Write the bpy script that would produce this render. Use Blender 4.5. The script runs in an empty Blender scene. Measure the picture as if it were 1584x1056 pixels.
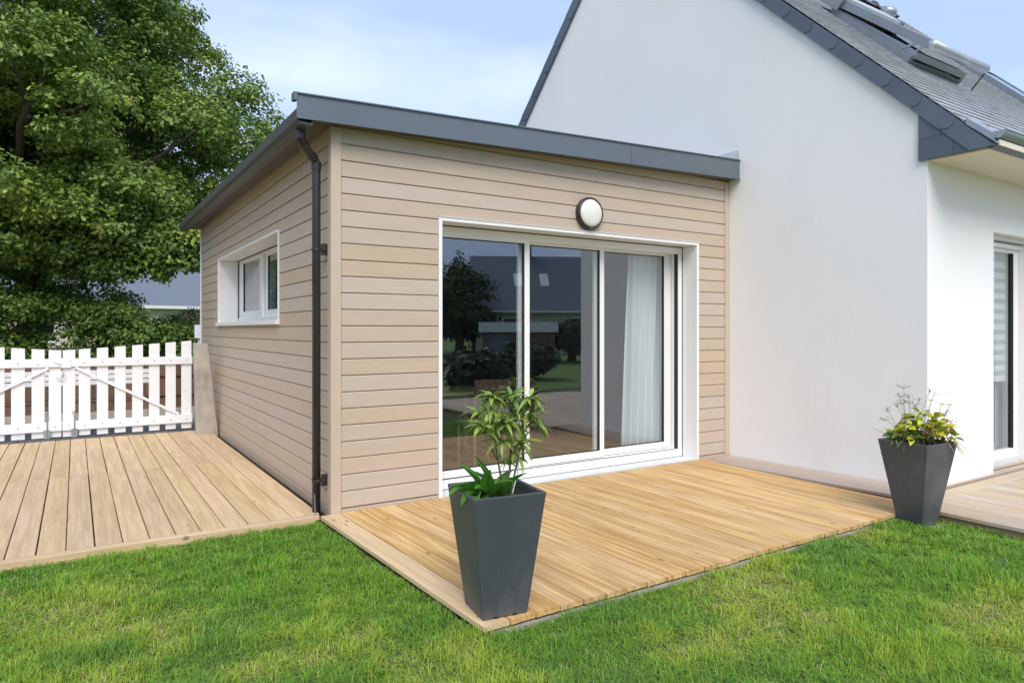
import bpy, math, random
import numpy as np
from mathutils import Vector, Matrix, noise
R = math.radians
random.seed(7); rng = np.random.default_rng(11)
sc = bpy.context.scene
COL = sc.collection

# ------------------------------------------------------------------ camera, sky, sun, exposure
cam = bpy.data.cameras.new("camera"); cam_o = bpy.data.objects.new("camera", cam); COL.objects.link(cam_o)
cam.sensor_width = 36; cam.lens = 1050 / 1584 * 36; cam.shift_y = -18 / 1584
cam.clip_start = 0.05; cam.clip_end = 4000
cam_o.location = (-1.649, -5.102, 1.4); cam_o.rotation_euler = (R(90), 0, R(-32.75))
sc.camera = cam_o

world = bpy.data.worlds.new("World"); sc.world = world; world.use_nodes = True
wn = world.node_tree; wn.nodes.clear()
sky = wn.nodes.new("ShaderNodeTexSky"); sky.sky_type = 'NISHITA'; sky.sun_disc = False
SUN = Vector((-0.32, -0.84, 0.98)).normalized()
sky.sun_elevation = math.asin(SUN.z); sky.sun_rotation = math.atan2(SUN.x, SUN.y)
sky.air_density = 1.0; sky.dust_density = 1.2; sky.ozone_density = 1.5
tc = wn.nodes.new("ShaderNodeTexCoord")
mp = wn.nodes.new("ShaderNodeMapping"); mp.inputs['Scale'].default_value = (1.0, 1.0, 3.2)
mp.inputs['Location'].default_value = (0.4, 1.3, 0.2)
wn.links.new(tc.outputs['Generated'], mp.inputs['Vector'])
nz = wn.nodes.new("ShaderNodeTexNoise"); nz.inputs['Scale'].default_value = 1.7; nz.inputs['Detail'].default_value = 4; nz.inputs['Roughness'].default_value = 0.5
wn.links.new(mp.outputs[0], nz.inputs['Vector'])
cr = wn.nodes.new("ShaderNodeValToRGB")
cr.color_ramp.elements[0].position = 0.42; cr.color_ramp.elements[0].color = (2.7, 3.5, 5.3, 1)
cr.color_ramp.elements[1].position = 0.66; cr.color_ramp.elements[1].color = (4.7, 5.3, 6.7, 1)
wn.links.new(nz.outputs['Fac'], cr.inputs['Fac'])
mx = wn.nodes.new("ShaderNodeMixRGB"); mx.inputs['Fac'].default_value = 0.82
wn.links.new(sky.outputs[0], mx.inputs['Color1']); wn.links.new(cr.outputs[0], mx.inputs['Color2'])
bg = wn.nodes.new("ShaderNodeBackground"); bg.inputs['Strength'].default_value = 0.112
wn.links.new(mx.outputs[0], bg.inputs['Color'])
wo = wn.nodes.new("ShaderNodeOutputWorld"); wn.links.new(bg.outputs[0], wo.inputs['Surface'])

sun = bpy.data.lights.new("sun", 'SUN'); sun.energy = 1.7; sun.angle = R(38); sun.color = (1.0, 0.93, 0.83)
sun_o = bpy.data.objects.new("sun", sun); COL.objects.link(sun_o)
sun_o.rotation_euler = SUN.to_track_quat('Z', 'Y').to_euler()
sc.view_settings.view_transform = 'Standard'; sc.view_settings.look = 'None'
sc.view_settings.gamma = 1; sc.view_settings.exposure = 0.93; sc.view_settings.use_curve_mapping = False

# ------------------------------------------------------------------ materials
def mat(name, color, rough=0.6, metal=0.0, spec=0.5, var=0.0, hue=0.0, noise_amt=0.0, noise_scale=8, stretch=(1, 1, 1),
        bump=0.0, bump_scale=60, bump_stretch=None, attr=False, transl=0.0, coat=0.0, dirt=None, rough_var=0.0):
    """generic procedural surface. var: brightness spread from object to object, noise_amt: mottling in object space"""
    m = bpy.data.materials.new(name); m.use_nodes = True
    n = m.node_tree.nodes; l = m.node_tree.links
    b = n["Principled BSDF"]; out = n["Material Output"]
    b.inputs['Roughness'].default_value = rough; b.inputs['Metallic'].default_value = metal
    b.inputs['Specular IOR Level'].default_value = spec
    b.inputs['Coat Weight'].default_value = coat
    if attr:
        a = n.new("ShaderNodeVertexColor"); a.layer_name = "Col"; c = a.outputs['Color']
    else:
        rgb = n.new("ShaderNodeRGB"); rgb.outputs[0].default_value = (*color, 1); c = rgb.outputs[0]
    t = n.new("ShaderNodeTexCoord"); vec = t.outputs['Object']
    oi = n.new("ShaderNodeObjectInfo")
    off = n.new("ShaderNodeVectorMath"); off.operation = 'MULTIPLY_ADD'
    cb = n.new("ShaderNodeCombineXYZ")
    for i in range(3): l.new(oi.outputs['Random'], cb.inputs[i])
    l.new(cb.outputs[0], off.inputs[0]); off.inputs[1].default_value = (37, 53, 71); l.new(vec, off.inputs[2])
    vec = off.outputs[0]
    fac = None
    if noise_amt > 0:
        mpn = n.new("ShaderNodeMapping"); mpn.inputs['Scale'].default_value = stretch; l.new(vec, mpn.inputs['Vector'])
        nn = n.new("ShaderNodeTexNoise"); nn.inputs['Scale'].default_value = noise_scale; nn.inputs['Detail'].default_value = 6
        nn.inputs['Roughness'].default_value = 0.62
        l.new(mpn.outputs[0], nn.inputs['Vector'])
        mr = n.new("ShaderNodeMapRange"); mr.inputs['From Min'].default_value = 0.25; mr.inputs['From Max'].default_value = 0.75
        mr.inputs['To Min'].default_value = 1 - noise_amt; mr.inputs['To Max'].default_value = 1 + noise_amt
        l.new(nn.outputs['Fac'], mr.inputs['Value']); fac = mr.outputs[0]
        if rough_var > 0:
            rr = n.new("ShaderNodeMapRange"); rr.inputs['From Min'].default_value = 0.3; rr.inputs['From Max'].default_value = 0.7
            rr.inputs['To Min'].default_value = max(0.02, rough - rough_var); rr.inputs['To Max'].default_value = rough + rough_var
            l.new(nn.outputs['Fac'], rr.inputs['Value']); l.new(rr.outputs[0], b.inputs['Roughness'])
    if var > 0:
        mv = n.new("ShaderNodeMapRange"); mv.inputs['To Min'].default_value = 1 - var; mv.inputs['To Max'].default_value = 1 + var
        l.new(oi.outputs['Random'], mv.inputs['Value'])
        if fac is not None:
            mm = n.new("ShaderNodeMath"); mm.operation = 'MULTIPLY'; l.new(fac, mm.inputs[0]); l.new(mv.outputs[0], mm.inputs[1]); fac = mm.outputs[0]
        else: fac = mv.outputs[0]
    if fac is not None or hue > 0:
        hs = n.new("ShaderNodeHueSaturation"); l.new(c, hs.inputs['Color'])
        if fac is not None: l.new(fac, hs.inputs['Value'])
        if hue > 0:
            wnn = n.new("ShaderNodeTexWhiteNoise"); wnn.noise_dimensions = '1D'; l.new(oi.outputs['Random'], wnn.inputs['W'])
            mh = n.new("ShaderNodeMapRange"); mh.inputs['To Min'].default_value = 0.5 - hue; mh.inputs['To Max'].default_value = 0.5 + hue
            l.new(wnn.outputs['Value'], mh.inputs['Value']); l.new(mh.outputs[0], hs.inputs['Hue'])
            ms = n.new("ShaderNodeMapRange"); ms.inputs['To Min'].default_value = 0.8; ms.inputs['To Max'].default_value = 1.15
            l.new(wnn.outputs['Value'], ms.inputs['Value']); l.new(ms.outputs[0], hs.inputs['Saturation'])
        c = hs.outputs[0]
    if dirt:   # (color, scale, threshold, amount, stretch)
        dcol, dsc, dth, dam, dst = dirt
        md = n.new("ShaderNodeMapping"); md.inputs['Scale'].default_value = dst; l.new(vec, md.inputs['Vector'])
        dn = n.new("ShaderNodeTexNoise"); dn.inputs['Scale'].default_value = dsc; dn.inputs['Detail'].default_value = 8; dn.inputs['Roughness'].default_value = 0.7
        l.new(md.outputs[0], dn.inputs['Vector'])
        dm = n.new("ShaderNodeMapRange"); dm.inputs['From Min'].default_value = dth; dm.inputs['From Max'].default_value = dth + 0.15
        dm.inputs['To Max'].default_value = dam; l.new(dn.outputs['Fac'], dm.inputs['Value'])
        mix = n.new("ShaderNodeMixRGB"); l.new(dm.outputs[0], mix.inputs['Fac']); l.new(c, mix.inputs['Color1']); mix.inputs['Color2'].default_value = (*dcol, 1)
        c = mix.outputs[0]
    l.new(c, b.inputs['Base Color'])
    if bump > 0:
        mb = n.new("ShaderNodeMapping"); mb.inputs['Scale'].default_value = bump_stretch or stretch; l.new(vec, mb.inputs['Vector'])
        bn = n.new("ShaderNodeTexNoise"); bn.inputs['Scale'].default_value = bump_scale; bn.inputs['Detail'].default_value = 5
        l.new(mb.outputs[0], bn.inputs['Vector'])
        bp = n.new("ShaderNodeBump"); bp.inputs['Strength'].default_value = bump; bp.inputs['Distance'].default_value = 0.01
        l.new(bn.outputs['Fac'], bp.inputs['Height']); l.new(bp.outputs[0], b.inputs['Normal'])
    if transl > 0:
        tr = n.new("ShaderNodeBsdfTranslucent"); l.new(c, tr.inputs['Color'])
        ms2 = n.new("ShaderNodeMixShader"); ms2.inputs[0].default_value = transl
        l.new(b.outputs[0], ms2.inputs[1]); l.new(tr.outputs[0], ms2.inputs[2]); l.new(ms2.outputs[0], out.inputs['Surface'])
    return m

def wood(name, c1, c2, dark, var=0.10, hue=0.010, band=0.5, rough=0.62, grey=None):
    """planed softwood: long axis local Y, growth bands, knots"""
    m = bpy.data.materials.new(name); m.use_nodes = True
    n = m.node_tree.nodes; l = m.node_tree.links; b = n["Principled BSDF"]
    t = n.new("ShaderNodeTexCoord"); oi = n.new("ShaderNodeObjectInfo")
    cb = n.new("ShaderNodeCombineXYZ")
    for i in range(3): l.new(oi.outputs['Random'], cb.inputs[i])
    off = n.new("ShaderNodeVectorMath"); off.operation = 'MULTIPLY_ADD'
    l.new(cb.outputs[0], off.inputs[0]); off.inputs[1].default_value = (13.1, 57.3, 31.7); l.new(t.outputs['Object'], off.inputs[2])
    P = off.outputs[0]
    def nz_(scale, st, det=5, rg=0.6, dist=0.0):
        mp_ = n.new("ShaderNodeMapping"); mp_.inputs['Scale'].default_value = st; l.new(P, mp_.inputs['Vector'])
        k = n.new("ShaderNodeTexNoise"); k.inputs['Scale'].default_value = scale; k.inputs['Detail'].default_value = det
        k.inputs['Roughness'].default_value = rg; k.inputs['Distortion'].default_value = dist
        l.new(mp_.outputs[0], k.inputs['Vector']); return k.outputs['Fac']
    def mr(v, a, bb, c, d):
        q = n.new("ShaderNodeMapRange"); q.inputs['From Min'].default_value = a; q.inputs['From Max'].default_value = bb
        q.inputs['To Min'].default_value = c; q.inputs['To Max'].default_value = d; l.new(v, q.inputs['Value']); return q.outputs[0]
    def mixc(f, a, bcol):
        q = n.new("ShaderNodeMixRGB"); l.new(f, q.inputs['Fac'])
        if isinstance(a, tuple): q.inputs['Color1'].default_value = (*a, 1)
        else: l.new(a, q.inputs['Color1'])
        q.inputs['Color2'].default_value = (*bcol, 1); return q.outputs[0]
    c = mixc(mr(nz_(1.0, (26, 1.1, 26), 3, 0.5, 0.8), 0.38, 0.62, 0, band), c1, c2)          # broad heart/sap bands
    c = mixc(mr(nz_(1.0, (170, 3.0, 90), 4, 0.6), 0.5, 0.72, 0, 0.35), c, dark)          # fine grain lines
    c = mixc(mr(nz_(1.0, (5, 2.2, 5), 6, 0.65, 0.4), 0.50, 0.74, 0, 0.45), c, c2)      # blotches
    vo = n.new("ShaderNodeTexVoronoi"); mpv = n.new("ShaderNodeMapping"); mpv.inputs['Scale'].default_value = (7.5, 2.6, 1.0)
    l.new(P, mpv.inputs['Vector']); l.new(mpv.outputs[0], vo.inputs['Vector']); vo.inputs['Scale'].default_value = 1.0
    kf = mr(vo.outputs['Distance'], 0.055, 0.085, 0.75, 0.0)
    c = mixc(kf, c, tuple(x * 0.55 for x in dark))
    if grey: c = mixc(mr(nz_(1.0, (3, 1.5, 3), 6, 0.7), 0.42, 0.6, 0.15, 0.85), c, grey)
    hs = n.new("ShaderNodeHueSaturation"); l.new(c, hs.inputs['Color'])
    l.new(mr(oi.outputs['Random'], 0, 1, 1 - var, 1 + var), hs.inputs['Value'])
    w = n.new("ShaderNodeTexWhiteNoise"); w.noise_dimensions = '1D'; l.new(oi.outputs['Random'], w.inputs['W'])
    l.new(mr(w.outputs['Value'], 0, 1, 0.5 - hue, 0.5 + hue), hs.inputs['Hue'])
    l.new(mr(w.outputs['Value'], 0, 1, 0.95, 1.05), hs.inputs['Saturation'])
    l.new(hs.outputs[0], b.inputs['Base Color'])
    b.inputs['Roughness'].default_value = rough; b.inputs['Specular IOR Level'].default_value = 0.35
    bp = n.new("ShaderNodeBump"); bp.inputs['Strength'].default_value = 0.25; bp.inputs['Distance'].default_value = 0.003
    l.new(nz_(1.0, (120, 3.0, 90), 3), bp.inputs['Height']); l.new(bp.outputs[0], b.inputs['Normal'])
    return m

def glass_mat(name, tint=(0.92, 0.95, 0.95), r0=0.135):
    m = bpy.data.materials.new(name); m.use_nodes = True
    n = m.node_tree.nodes; l = m.node_tree.links; n.remove(n["Principled BSDF"]); out = n["Material Output"]
    tr = n.new("ShaderNodeBsdfTransparent"); tr.inputs[0].default_value = (*tint, 1)
    gl = n.new("ShaderNodeBsdfGlossy"); gl.inputs['Roughness'].default_value = 0.0; gl.inputs[0].default_value = (0.95, 0.97, 1, 1)
    lw = n.new("ShaderNodeLayerWeight"); lw.inputs['Blend'].default_value = 0.5      # Schlick curve, the same from both sides of the sheet
    pw = n.new("ShaderNodeMath"); pw.operation = 'POWER'; pw.inputs[1].default_value = 5; l.new(lw.outputs['Facing'], pw.inputs[0])
    mu = n.new("ShaderNodeMath"); mu.operation = 'MULTIPLY_ADD'; mu.use_clamp = True; mu.inputs[1].default_value = 1 - r0; mu.inputs[2].default_value = r0; l.new(pw.outputs[0], mu.inputs[0])
    ms = n.new("ShaderNodeMixShader"); l.new(mu.outputs[0], ms.inputs[0]); l.new(tr.outputs[0], ms.inputs[1]); l.new(gl.outputs[0], ms.inputs[2])
    l.new(ms.outputs[0], out.inputs['Surface']); return m

M = dict(
    siding=mat("taupe_painted_siding", (0.505, 0.405, 0.31), 0.55, var=0.016, hue=0.002, noise_amt=0.05, noise_scale=3.0, stretch=(1, 1, 6),
               bump=0.22, bump_scale=40, bump_stretch=(1, 1, 9), dirt=((0.33, 0.26, 0.19), 2.2, 0.60, 0.22, (1, 1, 3))),
    trim=mat("taupe_trim", (0.525, 0.42, 0.325), 0.5, noise_amt=0.04, noise_scale=6, bump=0.1, bump_scale=30, bump_stretch=(6, 6, 1)),
    render=mat("white_wall_render", (0.85, 0.85, 0.84), 0.85, noise_amt=0.02, noise_scale=0.8, bump=0.35, bump_scale=160,
               dirt=((0.60, 0.60, 0.57), 0.9, 0.56, 0.18, (1, 1, 0.45))),
    soffit=mat("cream_soffit", (0.74, 0.68, 0.55), 0.6, noise_amt=0.06, noise_scale=2.5, stretch=(1, 5, 1)),
    white=mat("white_aluminium", (0.80, 0.80, 0.79), 0.35, noise_amt=0.02, noise_scale=3, dirt=((0.55, 0.54, 0.50), 6, 0.60, 0.25, (1, 1, 1))),
    ledge=mat("pale_grey_sill", (0.62, 0.64, 0.64), 0.4, noise_amt=0.05, noise_scale=5),
    fascia=mat("anthracite_sheet", (0.115, 0.14, 0.165), 0.32, noise_amt=0.06, noise_scale=1.5, rough_var=0.08),
    darkmetal=mat("dark_gutter_metal", (0.075, 0.075, 0.072), 0.4, noise_amt=0.12, noise_scale=4),
    soffit_dark=mat("brown_soffit", (0.10, 0.082, 0.066), 0.5, noise_amt=0.15, noise_scale=3),
    pipe=mat("dark_brown_pipe", (0.035, 0.031, 0.032), 0.28, noise_amt=0.1, noise_scale=5, rough_var=0.08),
    black=mat("black_rubber_and_gaps", (0.012, 0.012, 0.013), 0.5),
    slate=mat("slate", (0.46, 0.47, 0.50), 0.30, spec=0.8, var=0.14, noise_amt=0.10, noise_scale=8, bump=0.1, bump_scale=25, rough_var=0.06),  # base colour lightened to carry the sky sheen on the slates
    slate_verge=mat("slate_verge", (0.095, 0.12, 0.155), 0.45, var=0.12, noise_amt=0.12, noise_scale=6, bump=0.25, bump_scale=50,
                    dirt=((0.22, 0.24, 0.25), 9, 0.63, 0.5, (1, 1, 1))),
    slate_far=mat("slate_far", (0.13, 0.155, 0.19), 0.6, noise_amt=0.15, noise_scale=3, stretch=(1, 1, 8)),
    ridge=mat("ridge_clay", (0.12, 0.115, 0.12), 0.6, var=0.1, noise_amt=0.3, noise_scale=18, dirt=((0.27, 0.26, 0.20), 12, 0.55, 0.6, (1, 1, 1))),
    zinc=mat("zinc", (0.33, 0.37, 0.40), 0.38, metal=0.6, noise_amt=0.12, noise_scale=5, rough_var=0.1, dirt=((0.10, 0.11, 0.08), 8, 0.60, 0.5, (1, 1, 1))),
    greymetal=mat("grey_coated_metal", (0.20, 0.225, 0.25), 0.35, metal=0.2, noise_amt=0.08, noise_scale=5),
    shutter=mat("shutter_casing", (0.42, 0.45, 0.48), 0.3, metal=0.4, noise_amt=0.06, noise_scale=5),
    deck_new=wood("honey_decking", (0.68, 0.465, 0.215), (0.42, 0.24, 0.09), (0.31, 0.17, 0.07), var=0.05, hue=0.002, band=0.85),
    deck_pale=wood("pale_decking", (0.655, 0.49, 0.30), (0.50, 0.35, 0.19), (0.30, 0.19, 0.10), var=0.10, hue=0.005, band=0.75),
    deck_old=wood("weathered_decking", (0.46, 0.37, 0.29), (0.37, 0.28, 0.21), (0.24, 0.17, 0.12), var=0.12, hue=0.012, band=0.6, grey=(0.42, 0.365, 0.33)),
    deck_right=wood("sunbleached_decking", (0.56, 0.43, 0.29), (0.47, 0.33, 0.20), (0.30, 0.20, 0.12), var=0.12, hue=0.012, band=0.75, grey=(0.50, 0.43, 0.36)),
    joist=mat("joist_timber", (0.22, 0.15, 0.09), 0.8, noise_amt=0.2, noise_scale=10),
    edging=mat("stone_edging", (0.30, 0.28, 0.24), 0.9, noise_amt=0.25, noise_scale=14, bump=0.4, bump_scale=50),
    pot=mat("anthracite_planter", (0.062, 0.070, 0.082), 0.42, noise_amt=0.16, noise_scale=3.5, stretch=(1, 1, 0.6), rough_var=0.1, bump=0.08, bump_scale=70,
            dirt=((0.17, 0.155, 0.135), 3.2, 0.50, 0.40, (1, 1, 0.5))),
    pot_ring=mat("planter_foot_dust", (0.40, 0.38, 0.34), 0.8, noise_amt=0.2, noise_scale=20),
    soil=mat("potting_soil", (0.035, 0.024, 0.016), 0.95, noise_amt=0.4, noise_scale=40, bump=0.8, bump_scale=60),
    earth=mat("lawn_earth", (0.055, 0.085, 0.020), 0.95, noise_amt=0.35, noise_scale=3, bump=0.5, bump_scale=20),
    lawn=mat("far_lawn", (0.10, 0.18, 0.026), 0.9, noise_amt=0.35, noise_scale=2, bump=0.8, bump_scale=40),
    grass=mat("grass_blades", (0, 0, 0), 0.5, spec=0.3, attr=True, transl=0.35),
    leaf=mat("tree_leaves", (0, 0, 0), 0.45, spec=0.4, attr=True, transl=0.25),
    plant=mat("plant_leaves", (0, 0, 0), 0.38, spec=0.45, attr=True, transl=0.25),
    stem=mat("green_stem", (0.14, 0.17, 0.05), 0.6, noise_amt=0.2, noise_scale=30),
    drystem=mat("dry_stem", (0.24, 0.22, 0.15), 0.8, noise_amt=0.2, noise_scale=40),
    bark=mat("bark", (0.075, 0.058, 0.042), 0.9, noise_amt=0.35, noise_scale=6, stretch=(1, 1, 0.25), bump=0.9, bump_scale=14, bump_stretch=(1, 1, 0.2)),
    gatewhite=mat("white_gate_paint", (0.80, 0.81, 0.83), 0.45, var=0.02, noise_amt=0.03, noise_scale=5, dirt=((0.50, 0.50, 0.46), 7, 0.61, 0.45, (1, 1, 0.5))),
    concrete=mat("old_concrete", (0.42, 0.385, 0.33), 0.9, noise_amt=0.2, noise_scale=5, bump=0.5, bump_scale=60, dirt=((0.20, 0.19, 0.155), 3.5, 0.55, 0.6, (1, 1, 0.4))),
    asphalt=mat("grey_driveway", (0.15, 0.155, 0.16), 0.95, noise_amt=0.2, noise_scale=15, bump=0.4, bump_scale=120),
    sillstone=mat("dark_paving_strip", (0.10, 0.105, 0.11), 0.85, var=0.15, noise_amt=0.25, noise_scale=12),
    browntimber=mat("brown_fence_board", (0.16, 0.088, 0.055), 0.7, var=0.2, noise_amt=0.2, noise_scale=6, stretch=(5, 5, 1)),
    iron=mat("black_iron", (0.02, 0.02, 0.022), 0.5, metal=0.3),
    zscrew=mat("screw", (0.12, 0.11, 0.10), 0.5, metal=0.6),
    opal=mat("opal_diffuser", (0.74, 0.74, 0.66), 0.35, noise_amt=0.04, noise_scale=6),
    blackplastic=mat("black_plastic", (0.025, 0.024, 0.024), 0.35, noise_amt=0.2, noise_scale=8),
    curtain=mat("white_voile", (0.90, 0.92, 0.94), 0.8, transl=0.25, noise_amt=0.03, noise_scale=20, stretch=(6, 6, 0.3)),
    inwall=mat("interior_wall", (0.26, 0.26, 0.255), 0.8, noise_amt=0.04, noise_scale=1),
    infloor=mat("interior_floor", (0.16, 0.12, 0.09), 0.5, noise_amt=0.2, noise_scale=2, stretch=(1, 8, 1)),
    chairgreen=mat("dark_wood", (0.09, 0.06, 0.04), 0.4),
    tabletop=mat("pale_table", (0.22, 0.20, 0.11), 0.4, noise_amt=0.05, noise_scale=8),
    cream=mat("cream_house_wall", (0.62, 0.57, 0.46), 0.85, noise_amt=0.05, noise_scale=1),
    blind=mat("striped_blind", (0.74, 0.78, 0.79), 0.7, noise_amt=0.03, noise_scale=4),
    blindband=mat("blind_band", (0.42, 0.46, 0.47), 0.7, noise_amt=0.03, noise_scale=4),
    drape=mat("grey_drape", (0.40, 0.39, 0.385), 0.8, noise_amt=0.2, noise_scale=5, stretch=(8, 8, 0.2)),
    shedwall=mat("brown_shed", (0.16, 0.11, 0.075), 0.8, noise_amt=0.15, noise_scale=4),
    whitesheet=mat("white_sheet_roof", (0.72, 0.73, 0.72), 0.5, noise_amt=0.05, noise_scale=2),
    glass=glass_mat("window_glass"), glass_small=glass_mat("window_glass_side", tint=(0.80, 0.85, 0.84), r0=0.11),
)
def darkglass():
    m = mat("far_window", (0.03, 0.035, 0.04), 0.05); return m
M['farglass'] = darkglass()

# ------------------------------------------------------------------ mesh helpers
def tag(o, label=None, cat=None, group=None, kind=None):
    if label: o['label'] = label
    if cat: o['category'] = cat
    if group: o['group'] = group
    if kind: o['kind'] = kind
    return o
def empty(name, loc, label=None, cat=None, group=None, rz=0.0):
    o = bpy.data.objects.new(name, None); COL.objects.link(o); o.location = loc; o.rotation_euler = (0, 0, rz)
    o.empty_display_size = 0.1
    return tag(o, label, cat, group)
def wloc(o):
    v = Vector((0, 0, 0)); q = o
    m = Matrix.Identity(4)
    while q is not None:
        m = Matrix.LocRotScale(q.location, q.rotation_euler, None) @ m; q = q.parent
    return m
class MB:
    def __init__(s): s.v = []; s.f = []; s.sm = False
    def add(s, vs, fs):
        k = len(s.v); s.v += [tuple(v) for v in vs]; s.f += [tuple(i + k for i in f) for f in fs]; return s
    def box(s, x0, x1, y0, y1, z0, z1):
        return s.add([(x0, y0, z0), (x1, y0, z0), (x1, y1, z0), (x0, y1, z0), (x0, y0, z1), (x1, y0, z1), (x1, y1, z1), (x0, y1, z1)],
                     [(0, 3, 2, 1), (4, 5, 6, 7), (0, 1, 5, 4), (1, 2, 6, 5), (2, 3, 7, 6), (3, 0, 4, 7)])
    def cbox(s, x0, x1, y0, y1, z0, z1, c=0.003):
        """box with chamfered long edges (every edge parallel to the longest side)"""
        d = [x1 - x0, y1 - y0, z1 - z0]; a = d.index(max(d))
        lo = [x0, y0, z0]; hi = [x1, y1, z1]; p, q = [i for i in range(3) if i != a]
        pts = [(lo[p] + c, lo[q]), (hi[p] - c, lo[q]), (hi[p], lo[q] + c), (hi[p], hi[q] - c), (hi[p] - c, hi[q]), (lo[p] + c, hi[q]), (lo[p], hi[q] - c), (lo[p], lo[q] + c)]
        return s.prism(pts, a, lo[a], hi[a])
    def prism(s, pts, axis, a, b):
        """2-D outline pts in the two other axes (in order) extruded along axis from a to b"""
        p, q = [i for i in range(3) if i != axis]
        vs = []
        for w in (a, b):
            for (u, v) in pts:
                c = [0, 0, 0]; c[axis] = w; c[p] = u; c[q] = v; vs.append(c)
        n = len(pts); area = sum(pts[i][0] * pts[(i + 1) % n][1] - pts[(i + 1) % n][0] * pts[i][1] for i in range(n))
        flip = (area < 0) ^ (axis == 1)
        f0 = list(range(n)); f1 = list(range(n, 2 * n)); sides = [(i, (i + 1) % n, n + (i + 1) % n, n + i) for i in range(n)]
        fs = [tuple(reversed(f0)), tuple(f1)] + sides
        if flip: fs = [tuple(reversed(f)) for f in fs]
        return s.add(vs, fs)
    def quadprism(s, top, th):
        """top: 4 points (ccw from above), extruded downwards by th"""
        lo = [(x, y, z - th) for x, y, z in top]
        return s.add(list(top) + lo, [(0, 1, 2, 3), (7, 6, 5, 4), (0, 4, 5, 1), (1, 5, 6, 2), (2, 6, 7, 3), (3, 7, 4, 0)])
    def bar(s, a, b, w, h):
        """box bar from a to b, w wide, h high"""
        a = Vector(a); b = Vector(b); d = (b - a).normalized(); up = Vector((0, 0, 1))
        if abs(d.z) > 0.95: up = Vector((0, 1, 0))
        x = d.cross(up).normalized(); y = x.cross(d).normalized(); vs = []
        for p in (a, b):
            for sx, sy in ((-1, -1), (1, -1), (1, 1), (-1, 1)): vs.append(p + x * sx * w / 2 + y * sy * h / 2)
        return s.add(vs, [(0, 1, 2, 3), (7, 6, 5, 4), (0, 4, 5, 1), (1, 5, 6, 2), (2, 6, 7, 3), (3, 7, 4, 0)])
    def tube(s, pts, r, n=8, caps=True):
        pts = [Vector(p) for p in pts]; rs = r if isinstance(r, (list, tuple)) else [r] * len(pts)
        k0 = len(s.v); ref = None
        for i, p in enumerate(pts):
            d = (pts[min(i + 1, len(pts) - 1)] - pts[max(i - 1, 0)]).normalized()
            if ref is None: ref = Vector((0, 0, 1)) if abs(d.z) < 0.9 else Vector((1, 0, 0))
            x = d.cross(ref).normalized(); y = d.cross(x).normalized(); ref = ref
            for k in range(n):
                a = 2 * math.pi * k / n; s.v.append(tuple(p + (x * math.cos(a) + y * math.sin(a)) * rs[i]))
        for i in range(len(pts) - 1):
            for k in range(n):
                a = k0 + i * n + k; b = k0 + i * n + (k + 1) % n; s.f.append((a, a + n, b + n, b))
        if caps:
            s.f.append(tuple(k0 + k for k in range(n))); s.f.append(tuple(k0 + (len(pts) - 1) * n + n - 1 - k for k in range(n)))
        return s
    def lathe(s, prof, c, axis=(0, 0, 1), n=32):
        ax = Vector(axis).normalized(); x = ax.orthogonal().normalized(); y = ax.cross(x); k0 = len(s.v); c = Vector(c)
        for (r, h) in prof:
            for k in range(n):
                a = 2 * math.pi * k / n; s.v.append(tuple(c + ax * h + (x * math.cos(a) + y * math.sin(a)) * r))
        for i in range(len(prof) - 1):
            for k in range(n):
                a = k0 + i * n + k; b = k0 + i * n + (k + 1) % n; s.f.append((a, b, b + n, a + n))
        s.f.append(tuple(k0 + n - 1 - k for k in range(n))); s.f.append(tuple(k0 + (len(prof) - 1) * n + k for k in range(n)))
        return s
    def mesh(s, name, m, org=(0, 0, 0), smooth=False):
        me = bpy.data.meshes.new(name); o = Vector(org)
        me.from_pydata([tuple(Vector(v) - o) for v in s.v], [], s.f); me.materials.append(M[m] if isinstance(m, str) else m)
        if smooth: me.polygons.foreach_set('use_smooth', [True] * len(me.polygons))
        me.update(); return me
    def build(s, name, m, parent=None, org=None, smooth=False, bevel=0.0):
        if org is None:
            a = np.array(s.v); org = tuple((a.min(0) + a.max(0)) / 2)
        return link(name, s.mesh(name, m, org, smooth), org, parent, bevel)
def link(name, me, org, parent=None, bevel=0.0, rot=None):
    o = bpy.data.objects.new(name, me); COL.objects.link(o)
    if parent is not None:
        o.parent = parent; o.matrix_local = wloc(parent).inverted() @ Matrix.Translation(org)
    else: o.location = org
    if rot: o.rotation_euler = rot
    if bevel:
        bv = o.modifiers.new("edge", 'BEVEL'); bv.width = bevel; bv.segments = 2; bv.limit_method = 'ANGLE'
    return o
def np_mesh(name, verts, faces, colors, m, parent=None, org=(0, 0, 0), smooth=False):
    """verts (N,3), faces (F,k) of equal size, colors (N,3) linear"""
    verts = verts - np.array(org)
    me = bpy.data.meshes.new(name); F, k = faces.shape
    me.vertices.add(len(verts)); me.vertices.foreach_set('co', verts.astype(np.float32).ravel())
    me.loops.add(F * k); me.loops.foreach_set('vertex_index', faces.astype(np.int32).ravel())
    me.polygons.add(F); me.polygons.foreach_set('loop_start', np.arange(0, F * k, k, dtype=np.int32))
    me.polygons.foreach_set('loop_total', np.full(F, k, dtype=np.int32))
    if smooth: me.polygons.foreach_set('use_smooth', np.ones(F, dtype=bool))
    me.update(calc_edges=True)
    if colors is not None:
        ca = me.color_attributes.new("Col", 'FLOAT_COLOR', 'POINT')
        ca.data.foreach_set('color', np.concatenate([colors, np.ones((len(colors), 1))], 1).astype(np.float32).ravel())
    me.materials.append(M[m]); me.validate()
    return link(name, me, org, parent)
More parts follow.
